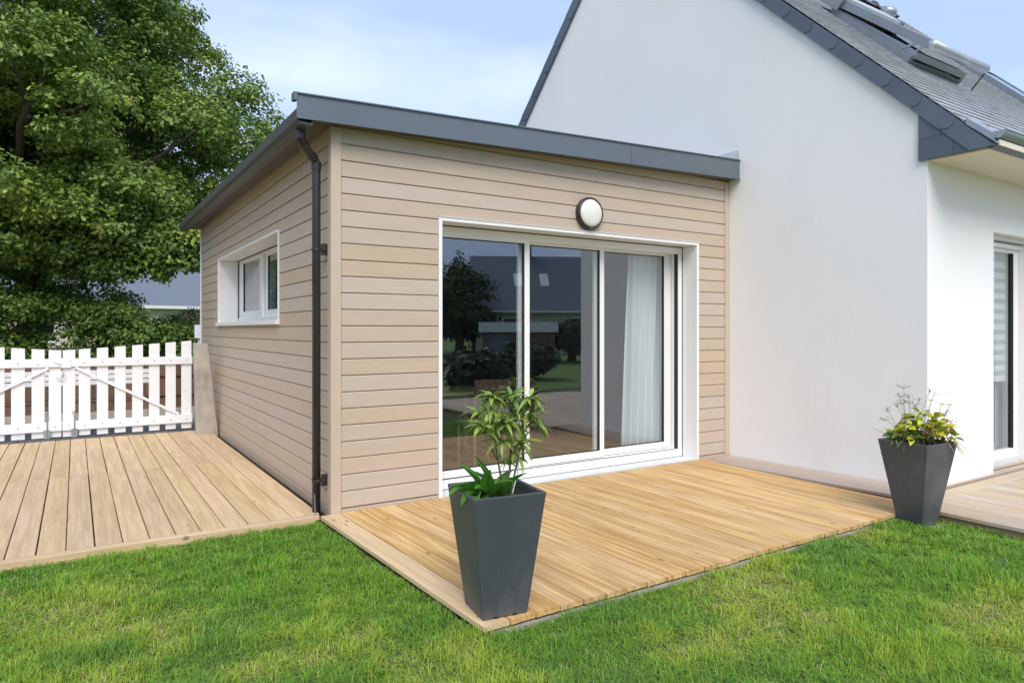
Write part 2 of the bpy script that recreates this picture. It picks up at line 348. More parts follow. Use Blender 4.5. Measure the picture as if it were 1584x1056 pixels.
def copy_tree(src, loc, rz=None):
    """copies a thing with its parts and sub-parts"""
    def rec(o, par):
        c = o.copy(); COL.objects.link(c)
        if par is not None: c.parent = par
        for ch in [x for x in o.children]: rec(ch, c)
        return c
    r = rec(src, None); r.location = loc
    if rz is not None: r.rotation_euler = (0, 0, rz)
    return r

# ------------------------------------------------------------------ ground
g = MB().add([(-1200, -1200, -0.062), (1200, -1200, -0.062), (1200, 1200, -0.062), (-1200, 1200, -0.062)], [(0, 1, 2, 3)])
tag(g.build("ground", "lawn", org=(0, 0, 0)), kind='structure')
g = MB().add([(-9, -8, -0.058), (12, -8, -0.058), (12, 5.5, -0.058), (-9, 5.5, -0.058)], [(0, 1, 2, 3)])
tag(g.build("lawn_soil", "earth", org=(0, 0, 0)), kind='structure')
g = MB().add([(-14, 5.45, -0.030), (4.0, 5.45, -0.030), (4.0, 10.2, -0.030), (-14, 10.2, -0.030)], [(0, 1, 2, 3)])
tag(g.build("driveway", "asphalt", org=(0, 0, 0)), kind='structure')
g = MB().add([(-0.14, 0.02, -0.054), (0.03, 0.02, -0.054), (0.03, 6.4, -0.054), (-0.14, 6.4, -0.054)], [(0, 1, 2, 3)])
tag(g.build("soil_strip", "soil", org=(0, 0, 0)), kind='structure')

# ------------------------------------------------------------------ timber-clad extension
EX = empty("garden_extension", (2.2, 3.2, 0), "flat roofed garden room clad in taupe boards, joined to the white house", "building")
PITCH = 0.1275; Z0 = 0.024
def roofz(x): return 2.945 + 0.0285 * x     # underside of eaves, rises towards the house
# structural walls behind the boards (with openings)
wl = MB()
wl.box(0.021, 0.918, 0.021, 0.20, -0.04, 2.93).box(4.020, 4.528, 0.021, 0.20, -0.04, 2.93).box(0.918, 4.020, 0.021, 0.20, 2.345, 2.93)
wl.box(0.021, 0.20, 0.2, 1.62, -0.04, 2.93).box(0.021, 0.20, 4.88, 6.38, -0.04, 2.93)
wl.box(0.021, 0.20, 1.62, 4.88, -0.04, 1.50).box(0.021, 0.20, 1.62, 4.88, 2.362, 2.93)
wl.box(0.2, 4.528, 6.2, 6.38, -0.04, 2.93)
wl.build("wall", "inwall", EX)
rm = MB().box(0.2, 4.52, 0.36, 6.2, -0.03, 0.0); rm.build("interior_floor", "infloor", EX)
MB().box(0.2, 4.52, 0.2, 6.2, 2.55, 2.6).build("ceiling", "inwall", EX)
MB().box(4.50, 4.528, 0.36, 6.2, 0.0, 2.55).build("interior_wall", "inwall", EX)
# cladding boards: one object per board; profile gives a shadow gap under each board
def board_front(z0, segs, name="board"):
    """segs: [(xa, xb, za, zb)] pieces of the same board"""
    mb = MB()
    for xa, xb, za, zb in segs:
        c = 0.011 if zb - za > 0.04 else 0.003
        pts = [(0.0, za + 0.009), (0.0, zb - 0.006), (0.005, zb - 0.0005), (0.0205, zb - 0.0005), (0.0205, za), (0.015, za), (0.015, za + 0.009)]
        mb.prism(pts, 0, xa, xb)      # pts are (y, z)
    return mb.build(name, "siding", EX)
def board_left(z0, segs, name="board"):
    mb = MB()
    for ya, yb, za, zb in segs:
        pts = [(0.0, za + 0.009), (0.0, zb - 0.006), (0.005, zb - 0.0005), (0.0205, zb - 0.0005), (0.0205, za), (0.015, za), (0.015, za + 0.009)]
        mb.prism(pts, 1, ya, yb)      # pts are (x, z)
    return mb.build(name, "siding", EX)
for k in range(24):
    za = Z0 + PITCH * k; zb = za + PITCH
    if k <= 17:
        board_front(k, [(0.070, 0.900, za, zb)]); board_front(k, [(4.037, 4.462, za, zb)])
    elif k == 18:
        board_front(k, [(0.070, 0.900, za, zb), (0.900, 4.037, 2.347, zb), (4.037, 4.462, za, zb)])
    else:
        board_front(k, [(0.070, 4.462, za, min(zb, 3.06))])
    y0, y1 = 0.075, 6.40
    if k <= 10 or k >= 19: board_left(k, [(y0, y1, za, min(zb, 2.99))])
    elif k == 11: board_left(k, [(y0, 1.598, za, zb), (1.598, 4.9, za, 1.450), (4.9, y1, za, zb)])
    elif k == 18: board_left(k, [(y0, 1.598, za, zb), (1.598, 4.9, 2.372, zb), (4.9, y1, za, zb)])
    else:
        board_left(k, [(y0, 1.598, za, zb)]); board_left(k, [(4.902, y1, za, zb)])
MB().box(0.070, 0.900, -0.004, 0.020, -0.045, 0.020).build("base_strip", "trim", EX)
MB().box(4.037, 4.462, -0.004, 0.020, -0.045, 0.020).build("base_strip", "trim", EX)
board_left(-1, [(0.075, 6.40, -0.055, 0.0235)])
MB().cbox(-0.014, 0.068, -0.014, 0.073, -0.045, 2.95, 0.004).build("corner_post", "trim", EX)
MB().cbox(4.464, 4.526, -0.010, 0.02, -0.045, 3.05, 0.003).build("corner_trim", "trim", EX)
MB().cbox(-0.012, 0.05, 6.402, 6.45, -0.04, 2.96, 0.003).build("corner_trim", "gatewhite", EX)
# roof deck, soffit, fascia, gutter
top = [(-0.10, -0.145, 3.10), (4.52, -0.145, 3.26), (4.52, 6.6, 3.26), (-0.10, 6.6, 3.0)]
MB().quadprism([(-0.12, -0.14, 3.075), (4.525, -0.14, 3.235), (4.525, 6.55, 3.235), (-0.12, 6.55, 3.06)], 0.075).build("roof", "fascia", EX)
MB().quadprism([(-0.29, -0.142, 2.965), (4.525, -0.142, 3.085), (4.525, -0.013, 3.085), (-0.29, -0.013, 2.965)], 0.018).build("soffit", "soffit_dark", EX)
MB().quadprism([(-0.19, -0.012, 2.965), (-0.016, -0.012, 2.970), (-0.016, 6.5, 2.985), (-0.19, 6.5, 2.980)], 0.018).build("soffit", "soffit_dark", EX)
fa = MB()   # front fascia, two lengths of folded sheet
def fz(x): return 3.106 + 0.0345 * (x + 0.31)
def fb(x): return 2.925 + 0.0280 * (x + 0.31)
for a, b in ((-0.308, 2.92), (2.924, 4.526)):
    f1 = MB()
    for ya, yb, lo, hi in ((-0.152, -0.149, fb, fz),):
        f1.add([(a, ya, lo(a)), (b, ya, lo(b)), (b, ya, hi(b)), (a, ya, hi(a)), (a, yb, lo(a)), (b, yb, lo(b)), (b, yb, hi(b)), (a, yb, hi(a))],
               [(0, 1, 2, 3), (7, 6, 5, 4), (0, 4, 5, 1), (2, 6, 7, 3), (0, 3, 7, 4), (1, 5, 6, 2)])
    f1.add([(a, -0.165, fz(a) + 0.004), (b, -0.165, fz(b) + 0.004), (b, -0.09, fz(b) + 0.006), (a, -0.09, fz(a) + 0.006),
            (a, -0.165, fz(a) - 0.006), (b, -0.165, fz(b) - 0.006), (b, -0.09, fz(b) - 0.002), (a, -0.09, fz(a) - 0.002)],
           [(0, 1, 2, 3), (7, 6, 5, 4), (0, 4, 5, 1), (2, 6, 7, 3), (0, 3, 7, 4), (1, 5, 6, 2)])
    f1.add([(a, -0.170, fb(a)), (b, -0.170, fb(b)), (b, -0.148, fb(b) + 0.003), (a, -0.148, fb(a) + 0.003),
            (a, -0.170, fb(a) - 0.004), (b, -0.170, fb(b) - 0.004), (b, -0.148, fb(b) - 0.001), (a, -0.148, fb(a) - 0.001)],
           [(0, 1, 2, 3), (7, 6, 5, 4), (0, 4, 5, 1), (2, 6, 7, 3), (0, 3, 7, 4), (1, 5, 6, 2)])
    f1.build("fascia", "fascia", EX)
MB().box(-0.330, -0.303, -0.158, -0.09, 3.055, 3.112).build("fascia_end_hook", "fascia", EX)
# box gutter along the left eave: profile in (x, z)
def prof_sweep(pts, y0, z_0, y1, z_1):
    mb = MB(); n = len(pts); vs = [(x, y0, z + z_0) for x, z in pts] + [(x, y1, z + z_1) for x, z in pts]
    mb.add(vs, [(i, (i + 1) % n, n + (i + 1) % n, n + i) for i in range(n)] + [tuple(range(n)), tuple(reversed(range(n, 2 * n)))]); return mb
prof_sweep([(-0.305, 0.075), (-0.305, -0.005), (-0.285, -0.035), (-0.19, -0.035), (-0.19, 0.06), (-0.20, 0.06), (-0.20, -0.02), (-0.29, -0.015), (-0.297, 0.075)], -0.146, 2.925, 6.50, 2.965).build("gutter", "darkmetal", EX)
MB().box(-0.309, -0.185, 6.501, 6.508, 2.925, 3.045).build("gutter_end_cap", "zinc", EX)
# zinc upstand where the roof meets the gable
MB().add([(4.43, -0.14, 3.262), (4.526, -0.14, 3.262), (4.526, 6.4, 3.262), (4.43, 6.4, 3.262), (4.512, -0.14, 3.385), (4.526, -0.14, 3.385), (4.526, 6.4, 3.385), (4.512, 6.4, 3.385)],
         [(0, 3, 2, 1), (4, 5, 6, 7), (0, 1, 5, 4), (1, 2, 6, 5), (2, 3, 7, 6), (3, 0, 4, 7)]).build("wall_flashing", "shutter", EX)
# downpipe with its swan neck and brackets
dp = MB().tube([(-0.235, 0.02, 2.915), (-0.235, 0.02, 2.84), (-0.228, 0.030, 2.812), (-0.205, 0.048, 2.79), (-0.135, 0.092, 2.735), (-0.100, 0.112, 2.705), (-0.085, 0.12, 2.665), (-0.085, 0.12, 2.60), (-0.085, 0.12, -0.05)], 0.032, 20)
DP = dp.build("downpipe", "pipe", EX, smooth=True)
for z in (2.855, 2.68): MB().lathe([(0.037, -0.03), (0.037, 0.03)], (-0.235, 0.02, z) if z > 2.8 else (-0.085, 0.12, z - 0.02), n=20).build("pipe_collar", "pipe", DP, smooth=False)
MB().tube([(-0.215, 0.042, 2.80), (-0.190, 0.057, 2.778)], 0.0375, 20).build("pipe_collar", "pipe", DP)
MB().tube([(-0.128, 0.096, 2.730), (-0.105, 0.109, 2.711)], 0.0375, 20).build("pipe_collar", "pipe", DP)
for z in (2.02, 0.24):
    br = MB().lathe([(0.036, -0.012), (0.036, 0.012)], (-0.085, 0.12, z), n=20); br.box(-0.05, -0.002, 0.095, 0.115, z - 0.045, z + 0.045)
    br.box(-0.06, 0.0, 0.085, 0.125, z - 0.010, z + 0.010).build("pipe_bracket", "pipe", DP)
MB().tube([(-0.13, 0.02, 0.16), (-0.128, 0.02, 0.12), (-0.122, 0.015, -0.05)], 0.004, 6).build("earth_cable", "zinc", EX)

# ---- sliding patio door
SD = MB()
# trim round the opening, proud of the boards, and white lining of the reveal
SD.cbox(0.902, 0.934, -0.012, 0.035, -0.03, 2.344, 0.002)
SD.cbox(4.004, 4.036, -0.012, 0.035, -0.03, 2.344, 0.002)
SD.cbox(0.934, 4.004, -0.012, 0.035, 2.312, 2.344, 0.002)
SD.box(0.902, 4.036, -0.020, -0.004, 2.3445, 2.350)
SD = SD.build("sliding_door", "white", EX)
MB().box(4.005, 4.018, 0.035, 0.195, 0.004, 2.312).box(0.920, 0.932, 0.035, 0.195, 0.004, 2.312).box(0.934, 4.004, 0.035, 0.195, 2.314, 2.326).build("reveal_lining", "white", SD)
MB().box(0.934, 4.004, -0.004, 0.195, -0.03, 0.004).build("sill", "ledge", SD)
fr = MB().cbox(0.940, 4.000, 0.20, 0.36, 0.006, 0.092).cbox(0.940, 4.000, 0.20, 0.36, 2.235, 2.306).cbox(0.940, 0.990, 0.20, 0.36, 0.092, 2.235).cbox(3.935, 4.000, 0.20, 0.36, 0.092, 2.235)
fr.build("outer_frame", "white", SD)
MB().box(0.99, 3.935, 0.199, 0.203, 0.0925, 0.098).box(0.935, 4.003, 0.197, 0.199, 2.3065, 2.3115).box(3.929, 3.9345, 0.199, 0.25, 0.095, 2.235).build("shadow_gap_strip", "black", SD)  # black strips stand in for the shade in gaps round the sashes
for (xa, xb, y, sl, sr) in ((0.99, 1.965, 0.205, 0.05, 0.058), (1.865, 2.923, 0.252, 0.062, 0.058), (2.83, 3.928, 0.300, 0.062, 0.10)):
    sh = MB()
    sh.cbox(xa, xa + sl, y, y + 0.036, 0.098, 2.238).cbox(xb - sr, xb, y, y + 0.036, 0.098, 2.238)
    sh.cbox(xa + sl, xb - sr, y, y + 0.034, 0.098, 0.165).cbox(xa + sl, xb - sr, y, y + 0.034, 2.212, 2.238)
    sh.build("sash", "white", SD)
    gk = MB(); a, b, c, d = xa + sl, xb - sr, 0.165, 2.212
    gk.box(a, a + 0.009, y + 0.006, y + 0.028, c, d).box(b - 0.012, b, y + 0.004, y + 0.028, c, d).box(a + 0.009, b - 0.012, y + 0.006, y + 0.028, c, c + 0.009).box(a + 0.009, b - 0.012, y + 0.006, y + 0.028, d - 0.009, d)
    gk.build("glazing_gasket", "black", SD)
    MB().box(a + 0.004, b - 0.004, y + 0.014, y + 0.018, c + 0.004, d - 0.004).build("pane", "glass", SD)
# ---- side window
WN = MB().cbox(-0.012, 0.035, 1.600, 1.628, 1.498, 2.370, 0.002).cbox(-0.012, 0.035, 4.872, 4.900, 1.498, 2.370, 0.002).cbox(-0.014, 0.035, 1.628, 4.872, 2.344, 2.370, 0.002)
WN.cbox(-0.038, 0.040, 1.596, 4.904, 1.452, 1.498, 0.003)
WN = WN.build("side_window", "white", EX)
MB().box(0.236, 0.249, 1.64, 4.866, 1.503, 1.509).box(0.236, 0.249, 1.64, 4.866, 2.336, 2.3415).box(0.240, 0.255, 4.802, 4.812, 1.56, 2.32).box(0.258, 0.27, 3.578, 3.59, 1.56, 2.32).build("shadow_gap_strip", "black", WN)  # shaded gaps between frame, reveal and sash, drawn as black strips
MB().box(0.036, 0.246, 4.874, 4.886, 1.497, 2.344).box(0.036, 0.246, 1.614, 1.626, 1.497, 2.344).box(0.036, 0.246, 1.628, 4.872, 2.346, 2.358).box(0.040, 0.246, 1.628, 4.872, 1.486, 1.499).build("reveal_lining", "white", WN)
MB().cbox(0.25, 0.33, 1.63, 4.87, 1.502, 1.560).cbox(0.25, 0.33, 1.63, 4.87, 2.322, 2.343).cbox(0.25, 0.33, 1.63, 1.70, 1.560, 2.322).cbox(0.25, 0.33, 4.80, 4.87, 1.560, 2.322).build("outer_frame", "white", WN)
for ya, yb, x in ((3.46, 4.80, 0.256), (1.70, 3.56, 0.292)):
    s_ = MB().cbox(x, x + 0.032, ya, ya + 0.13, 1.56, 2.32).cbox(x, x + 0.032, yb - 0.22, yb, 1.56, 2.32).cbox(x, x + 0.03, ya + 0.13, yb - 0.22, 1.56, 1.64).cbox(x, x + 0.03, ya + 0.13, yb - 0.22, 2.29, 2.32)
    s_.build("sash", "white", WN)
    MB().box(x + 0.004, x + 0.026, ya + 0.13, ya + 0.145, 1.64, 2.29).box(x + 0.004, x + 0.026, yb - 0.25, yb - 0.22, 1.64, 2.29).build("glazing_gasket", "black", WN)
    MB().box(x + 0.012, x + 0.016, ya + 0.145, yb - 0.25, 1.64, 2.29).build("pane", "glass_small", WN)

# ---- things seen through the glass
def curtain(name, pts, z0, z1, m, label, amp=0.035, waves=7, top_pinch=1.0, bulge=0.0):
    """pts: (a, b) plan end points; folds hang along the line"""
    a = Vector((*pts[0], 0)); b = Vector((*pts[1], 0)); d = b - a; nrm = Vector((-d.y, d.x, 0)).normalized(); nu, nv = 120, 14
    vs = []; fs = []
    for j in range(nv + 1):
        t = j / nv; z = z0 + (z1 - z0) * t; w = 1 - (1 - top_pinch) * t ** 0.8
        for i in range(nu + 1):
            u = i / nu; uu = 1 - (1 - u) * w
            f = math.sin(u * waves * 2 * math.pi + 0.6 * math.sin(3 * u + 2.2 * t)) * amp * (1.15 - 0.4 * t) + 0.012 * math.sin(u * 41 + t * 3)
            p = a + d * uu + nrm * f; p.x += bulge * math.sin(t * math.pi) * (1 - u); vs.append((p.x, p.y, z))
    for j in range(nv):
        for i in range(nu):
            k = j * (nu + 1) + i; fs.append((k, k + 1, k + nu + 2, k + nu + 1))
    o = MB().add(vs, fs).build(name, m, org=(a.x, a.y, z0), smooth=True)
    sf = o.modifiers.new("thickness", 'SOLIDIFY'); sf.thickness = 0.0015
    return tag(o, label, "curtain")
curtain("curtain", ((3.335, 0.455), (4.03, 0.44)), 0.02, 2.36, "curtain", "white voile curtain hanging in folds behind the right pane of the patio door", waves=6, top_pinch=0.82)
c1 = curtain("curtain", ((0.50, 4.78), (0.50, 3.72)), 1.35, 2.36, "curtain", "pale curtain behind the left pane of the small side window", amp=0.02, waves=3)
T = empty("dining_table", (1.75, 1.55, 0), "pale dining table inside the room, seen through the left pane of the patio door", "table")
MB().cbox(1.15, 2.25, 1.15, 1.95, 0.715, 0.745, 0.004).build("tabletop", "tabletop", T)
for x, y in ((1.2, 1.2), (2.2, 1.2), (1.2, 1.9), (2.2, 1.9)): MB().cbox(x - 0.025, x + 0.025, y - 0.025, y + 0.025, 0.001, 0.714).build("leg", "tabletop", T)
tag(MB().lathe([(0.028, 0), (0.036, 0.02), (0.04, 0.11), (0.037, 0.11), (0.034, 0.02)], (1.30, 1.40, 0.746), n=24).build("beaker", "opal", smooth=True), "cream beaker standing on the dining table behind the glass", "cup")
CH = empty("dining_chair", (1.9, 0.95, 0), "wooden dining chair in front of the table behind the glass", "chair")
MB().cbox(1.68, 2.10, 0.78, 1.18, 0.43, 0.46, 0.005).build("seat", "tabletop", CH)
MB().tube([(1.70, 0.80, 0.46), (1.69, 0.76, 0.9)], 0.014, 8).tube([(2.08, 0.80, 0.46), (2.09, 0.76, 0.9)], 0.014, 8).cbox(1.69, 2.09, 0.745, 0.765, 0.76, 0.90).build("backrest", "chairgreen", CH)
for x, y in ((1.71, 0.81), (2.07, 0.81), (1.71, 1.15), (2.07, 1.15)): MB().tube([(x, y, 0.43), (x, y, 0.001)], 0.014, 8).build("leg", "tabletop", CH)

# ---- round wall lamp
LP = empty("wall_lamp", (2.50, 0, 2.515), "round black rimmed bulkhead lamp with milky glass on the boards above the patio door", "lamp")
ax = (0, -1, 0)
MB().lathe([(0.150, 0.0), (0.154, 0.010), (0.154, 0.042), (0.149, 0.054), (0.138, 0.059), (0.132, 0.054), (0.132, 0.0)], (2.50, 0.0, 2.515), ax, 48).build("housing", "blackplastic", LP, smooth=True)
MB().lathe([(0.1315, 0.03), (0.1315, 0.053), (0.124, 0.064), (0.100, 0.075), (0.06, 0.083), (0.02, 0.086)], (2.50, 0.0, 2.515), ax, 48).build("diffuser", "opal", LP, smooth=True)
MB().lathe([(0.006, 0.0), (0.006, 0.006)], (2.50, -0.054, 2.372), ax, 10).build("screw", "zinc", LP)

# ------------------------------------------------------------------ white house
HX, YF, YR, ZR, YB = 4.53, -2.116, 1.758, 7.118, 5.63
XE = 11.25
HS = empty("white_house", (7.9, 1.76, 0), "white rendered house with a steep slate roof and blank gable beside the timber clad room", "building")
EAVE = 3.25
hw = MB()
hw.prism([(YF, -0.04), (YF, EAVE), (YR, ZR), (YB, EAVE), (YB, -0.04)], 0, HX, HX + 0.30)
hw.build("gable_wall", "render", HS)
MB().prism([(YF + 0.3, -0.04), (YF + 0.3, EAVE), (YR, ZR), (YB, EAVE), (YB, -0.04)], 0, XE - 0.30, XE).build("gable_wall", "render", HS)
MB().box(HX + 0.3, 5.78, YF, YF + 0.30, -0.04, EAVE).box(5.78, 6.75, YF, YF + 0.30, 2.34, EAVE).box(6.75, XE, YF, YF + 0.30, -0.04, EAVE).build("front_wall", "render", HS)
MB().box(HX + 0.3, XE, YB - 0.3, YB, -0.04, EAVE).build("rear_wall", "render", HS)
# front door (glazed, in its reveal)
FD = MB().cbox(5.782, 6.748, YF + 0.16, YF + 0.23, 0.07, 0.16).cbox(5.782, 6.748, YF + 0.16, YF + 0.23, 2.20, 2.30).cbox(5.782, 5.83, YF + 0.16, YF + 0.23, 0.16, 2.20).cbox(6.645, 6.748, YF + 0.16, YF + 0.23, 0.16, 2.20)
FD = FD.build("glazed_door", "white", HS)
MB().box(5.782, 6.748, YF + 0.09, YF + 0.158, 2.30, 2.338).box(5.782, 6.748, YF + 0.12, YF + 0.159, 2.24, 2.275).build("head_track", "white", FD)
MB().box(5.782, 6.748, YF + 0.14, YF + 0.30, 0.0, 0.069).build("sill", "ledge", FD)
MB().box(5.83, 5.84, YF + 0.17, YF + 0.21, 0.16, 2.2).box(6.635, 6.645, YF + 0.165, YF + 0.21, 0.16, 2.2).build("glazing_gasket", "black", FD)
MB().box(5.84, 6.635, YF + 0.188, YF + 0.192, 0.16, 2.2).build("pane", "glass", FD)
MB().box(5.80, 6.64, YF + 0.235, YF + 0.24, 0.86, 2.2).build("blind", "blind", FD)
for i in range(12): MB().box(5.80, 6.64, YF + 0.230, YF + 0.234, 0.93 + i * 0.107, 0.93 + i * 0.107 + 0.045).build("blind_band", "blindband", FD)
MB().box(5.8, 7.6, YF + 0.32, YF + 0.36, 0.0, 2.3).build("drape", "drape", FD)
MB().box(6.645, 6.675, YF + 0.235, YF + 0.26, 0.16, 2.2).build("inner_post", "greymetal", FD)
MB().box(6.68, 6.746, YF + 0.235, YF + 0.245, 0.16, 2.2).build("inner_casing", "shutter", FD)
# roof body
def rf(y): return y + 5.50        # slate underside, front slope
rb = MB()
rb.add([(HX - 0.03, -2.66, 2.86), (XE + 0.1, -2.66, 2.86), (XE + 0.1, YR, 7.25), (HX - 0.03, YR, 7.25), (HX - 0.03, YR, 7.10), (XE + 0.1, YR, 7.10), (XE + 0.1, -2.60, 2.848), (HX - 0.03, -2.60, 2.848)],
       [(0, 1, 2, 3), (4, 5, 6, 7), (0, 7, 6, 1), (0, 3, 4, 7), (1, 6, 5, 2)])
rb.add([(HX - 0.03, YB + 0.53, 2.86), (XE + 0.1, YB + 0.53, 2.86), (XE + 0.1, YR, 7.25), (HX - 0.03, YR, 7.25), (HX - 0.03, YR, 7.10), (XE + 0.1, YR, 7.10), (XE + 0.1, YB + 0.47, 2.82), (HX - 0.03, YB + 0.47, 2.82)],
       [(3, 2, 1, 0), (7, 6, 5, 4), (1, 6, 7, 0), (7, 4, 3, 0), (2, 5, 6, 1)])
RF = rb.build("roof", "slate_verge", HS)
MB().box(HX, XE, -2.59, YF - 0.002, 2.852, 2.868).build("soffit", "soffit", HS)
# slates of the front slope
EXPO = 0.118; SW = 0.225; s2 = math.sqrt(0.5)
def slate_box(mb, x0, x1, s, th=0.011, jit=0.0):
    """s = distance along the slope from the eave; the tail sits proud, the head is tucked under"""
    y0 = -2.66 + s * s2; z0 = 2.86 + 0.0 + s * s2
    L = EXPO * 1.25
    def P(x, ss, h):
        return (x, -2.66 + ss * s2 - h * s2, 2.862 + ss * s2 + h * s2)
    a = [P(x0, s, 0.010), P(x1, s, 0.010), P(x1, s + L, 0.002), P(x0, s + L, 0.002), P(x0, s, 0.010 + th + jit), P(x1, s, 0.010 + th + jit), P(x1, s + L, 0.003), P(x0, s + L, 0.003)]
    mb.add(a, [(0, 1, 5, 4), (4, 5, 6, 7), (1, 2, 6, 5), (3, 0, 4, 7)])
slope_len = (YR + 2.66) / s2
skips = [(5.74, 6.94, -1.33, -0.40), (9.48, 10.52, -1.03, -0.13)]     # where the roof windows sit
cells = []
nc = int(slope_len / EXPO)
for c in range(nc):
    x = HX - 0.035 - (SW / 2 if c % 2 else 0)
    while x < XE + 0.1:
        xa = max(x, HX - 0.035) + 0.0015; xb = min(x + SW, XE + 0.11) - 0.0015
        x += SW
        if xb - xa < 0.03: continue
        yy = -2.66 + c * EXPO * s2
        if any(a < (xa + xb) / 2 < b and p < yy < q for a, b, p, q in skips): continue
        cells.append((xa, xb, c * EXPO))
cam_p = Vector(cam_o.location)
cells.sort(key=lambda t: (Vector(((t[0] + t[1]) / 2, -2.66 + t[2] * s2, 2.86 + t[2] * s2)) - cam_p).length)
rest = MB()
for i, (xa, xb, s) in enumerate(cells):
    j = random.uniform(0, 0.0025)
    if i < 300:
        m1 = MB(); slate_box(m1, xa, xb, s, jit=j); m1.build("slate", "slate", RF)
    else: slate_box(rest, xa, xb, s, jit=j)
tag(rest.build("slate_courses", "slate", RF), kind='stuff')
# verge slates on the gable, lower edge rounded like hung slates
def verge(side, n, step, w):
    for i in range(n):
        s0 = i * step
        def P(s, h, x):   # s down-slope distance from ridge, h offset below slate line
            y = YR - (s * s2 + h * s2) if side < 0 else YR + (s * s2 + h * s2)
            z = 7.275 - s * s2 + h * s2 if False else 7.275 - s * s2 - h * s2 + 0.0
            yy = YR + (1 if side > 0 else -1) * (s * s2) - (1 if side > 0 else -1) * (h * s2)
            return (x, yy, 7.265 - s * s2 - h * s2)
        out = []
        L = step + 0.03
        out = [(s0, 0.0), (s0 + L - 0.01, 0.0), (s0 + L + 0.012, w * 0.30), (s0 + L + 0.006, w * 0.62), (s0 + L - 0.035, w * 0.92), (s0 + L - 0.07, w), (s0, w)]
        if side < 0 and i == n - 1: out = [(s0, 0.0), (6.222, 0.0), (6.222 - w, w), (s0, w)]
        x1 = HX - 0.012 - 0.0; xo = HX - 0.040
        vs = [P(s, h, xo - 0.006 * ((s - s0) / L) ) for s, h in out] + [P(s, h, x1) for s, h in out]; k = len(out)
        fs = [tuple(range(k)), tuple(reversed(range(k, 2 * k)))] + [(a, k + a, k + (a + 1) % k, (a + 1) % k) for a in range(k)]
        MB().add(vs, fs).build("verge_slate", "slate_verge", HS)
verge(-1, 17, 0.362, 0.130)
verge(+1, 14, 0.42, 0.150)
# slate cladding triangle at the eave end
X0, X1 = HX - 0.030, HX - 0.008
tri = [[(-2.055, 2.866), (-2.055, 3.045), (-2.235, 3.045 - 0.02), (-2.235, 3.13), (-2.055, 3.30)],]
def clad(pts, dx=0.0): MB().prism(pts, 0, X0 - dx, X1).build("cladding_slate", "slate_verge", HS)
clad([(-2.056, 3.047), (-2.235, 3.047), (-2.235, 3.118), (-2.056, 3.298)])
clad([(-2.239, 3.047), (-2.305, 3.047), (-2.239, 3.113)], 0.002)
clad([(-2.056, 2.862), (-2.335, 2.862), (-2.335, 3.018), (-2.309, 3.044), (-2.056, 3.044)], 0.001)
clad([(-2.339, 2.862), (-2.489, 2.862), (-2.339, 3.014)], 0.003)
# ridge tiles with upright rounded collars
for i in range(17):
    x = 4.52 + i * 0.4
    mb = MB(); seg = 9; vs = []
    for xx, r in ((x, 0.120), (x + 0.39, 0.112)):
        for k in range(seg):
            a = math.radians(-5 + 190 * k / (seg - 1)); vs.append((xx, YR + math.cos(a) * r, 7.245 + math.sin(a) * r * 0.72))
    n = seg; fs = [(k, k + 1, n + k + 1, n + k) for k in range(n - 1)] + [tuple(range(n)), tuple(reversed(range(n, 2 * n)))]
    mb.add(vs, fs); t = mb.build("ridge_tile", "ridge", RF, smooth=False)
    vs = []
    for xx in (x - 0.02, x + 0.035):
        for k in range(seg):
            a = math.radians(-5 + 190 * k / (seg - 1)); vs.append((xx, YR + math.cos(a) * 0.15, 7.245 + math.sin(a) * 0.125))
    MB().add(vs, fs).build("ridge_tile_collar", "ridge", RF)
MB().lathe([(0.10, 0), (0.14, 0.04), (0.15, 0.10), (0.12, 0.15), (0.05, 0.17)], (10.55, YR - 0.28, 6.98), (0, -0.3, 1), 20).build("roof_vent", "zinc", HS, smooth=True)
# gutter: half round zinc with end piece, fascia board under the slates
gp = []
for k in range(9):
    a = math.pi * k / 8; gp.append((-2.668 + 0.050 * math.cos(a), 2.975 - 0.058 * math.sin(a)))
gin = [(y + (0.004 if y < -2.668 else -0.004), z + 0.004) for y, z in reversed(gp)]
GT = MB().prism(gp + gin, 0, HX - 0.03, XE).build("gutter", "zinc", HS)
MB().prism(gp, 0, HX - 0.038, HX - 0.030).build("gutter_stop_end", "zinc", GT)
MB().tube([(HX - 0.03, -2.718, 2.975), (XE, -2.718, 2.975)], 0.008, 8).build("gutter_bead", "zinc", GT)
MB().box(HX - 0.028, XE, -2.676, -2.662, 2.862, 2.905).build("eave_board", "soffit", HS)
MB().add([(HX - 0.045, -2.645, 2.955), (HX + 0.16, -2.645, 2.955), (HX + 0.16, -2.44, 3.150), (HX - 0.045, -2.44, 3.135), (HX - 0.045, -2.640, 2.900), (HX + 0.16, -2.640, 2.900), (HX + 0.16, -2.435, 3.10), (HX - 0.045, -2.435, 3.085)],
         [(0, 1, 2, 3), (7, 6, 5, 4), (0, 4, 5, 1), (1, 5, 6, 2), (2, 6, 7, 3), (3, 7, 4, 0)]).build("eave_flashing", "zinc", HS)
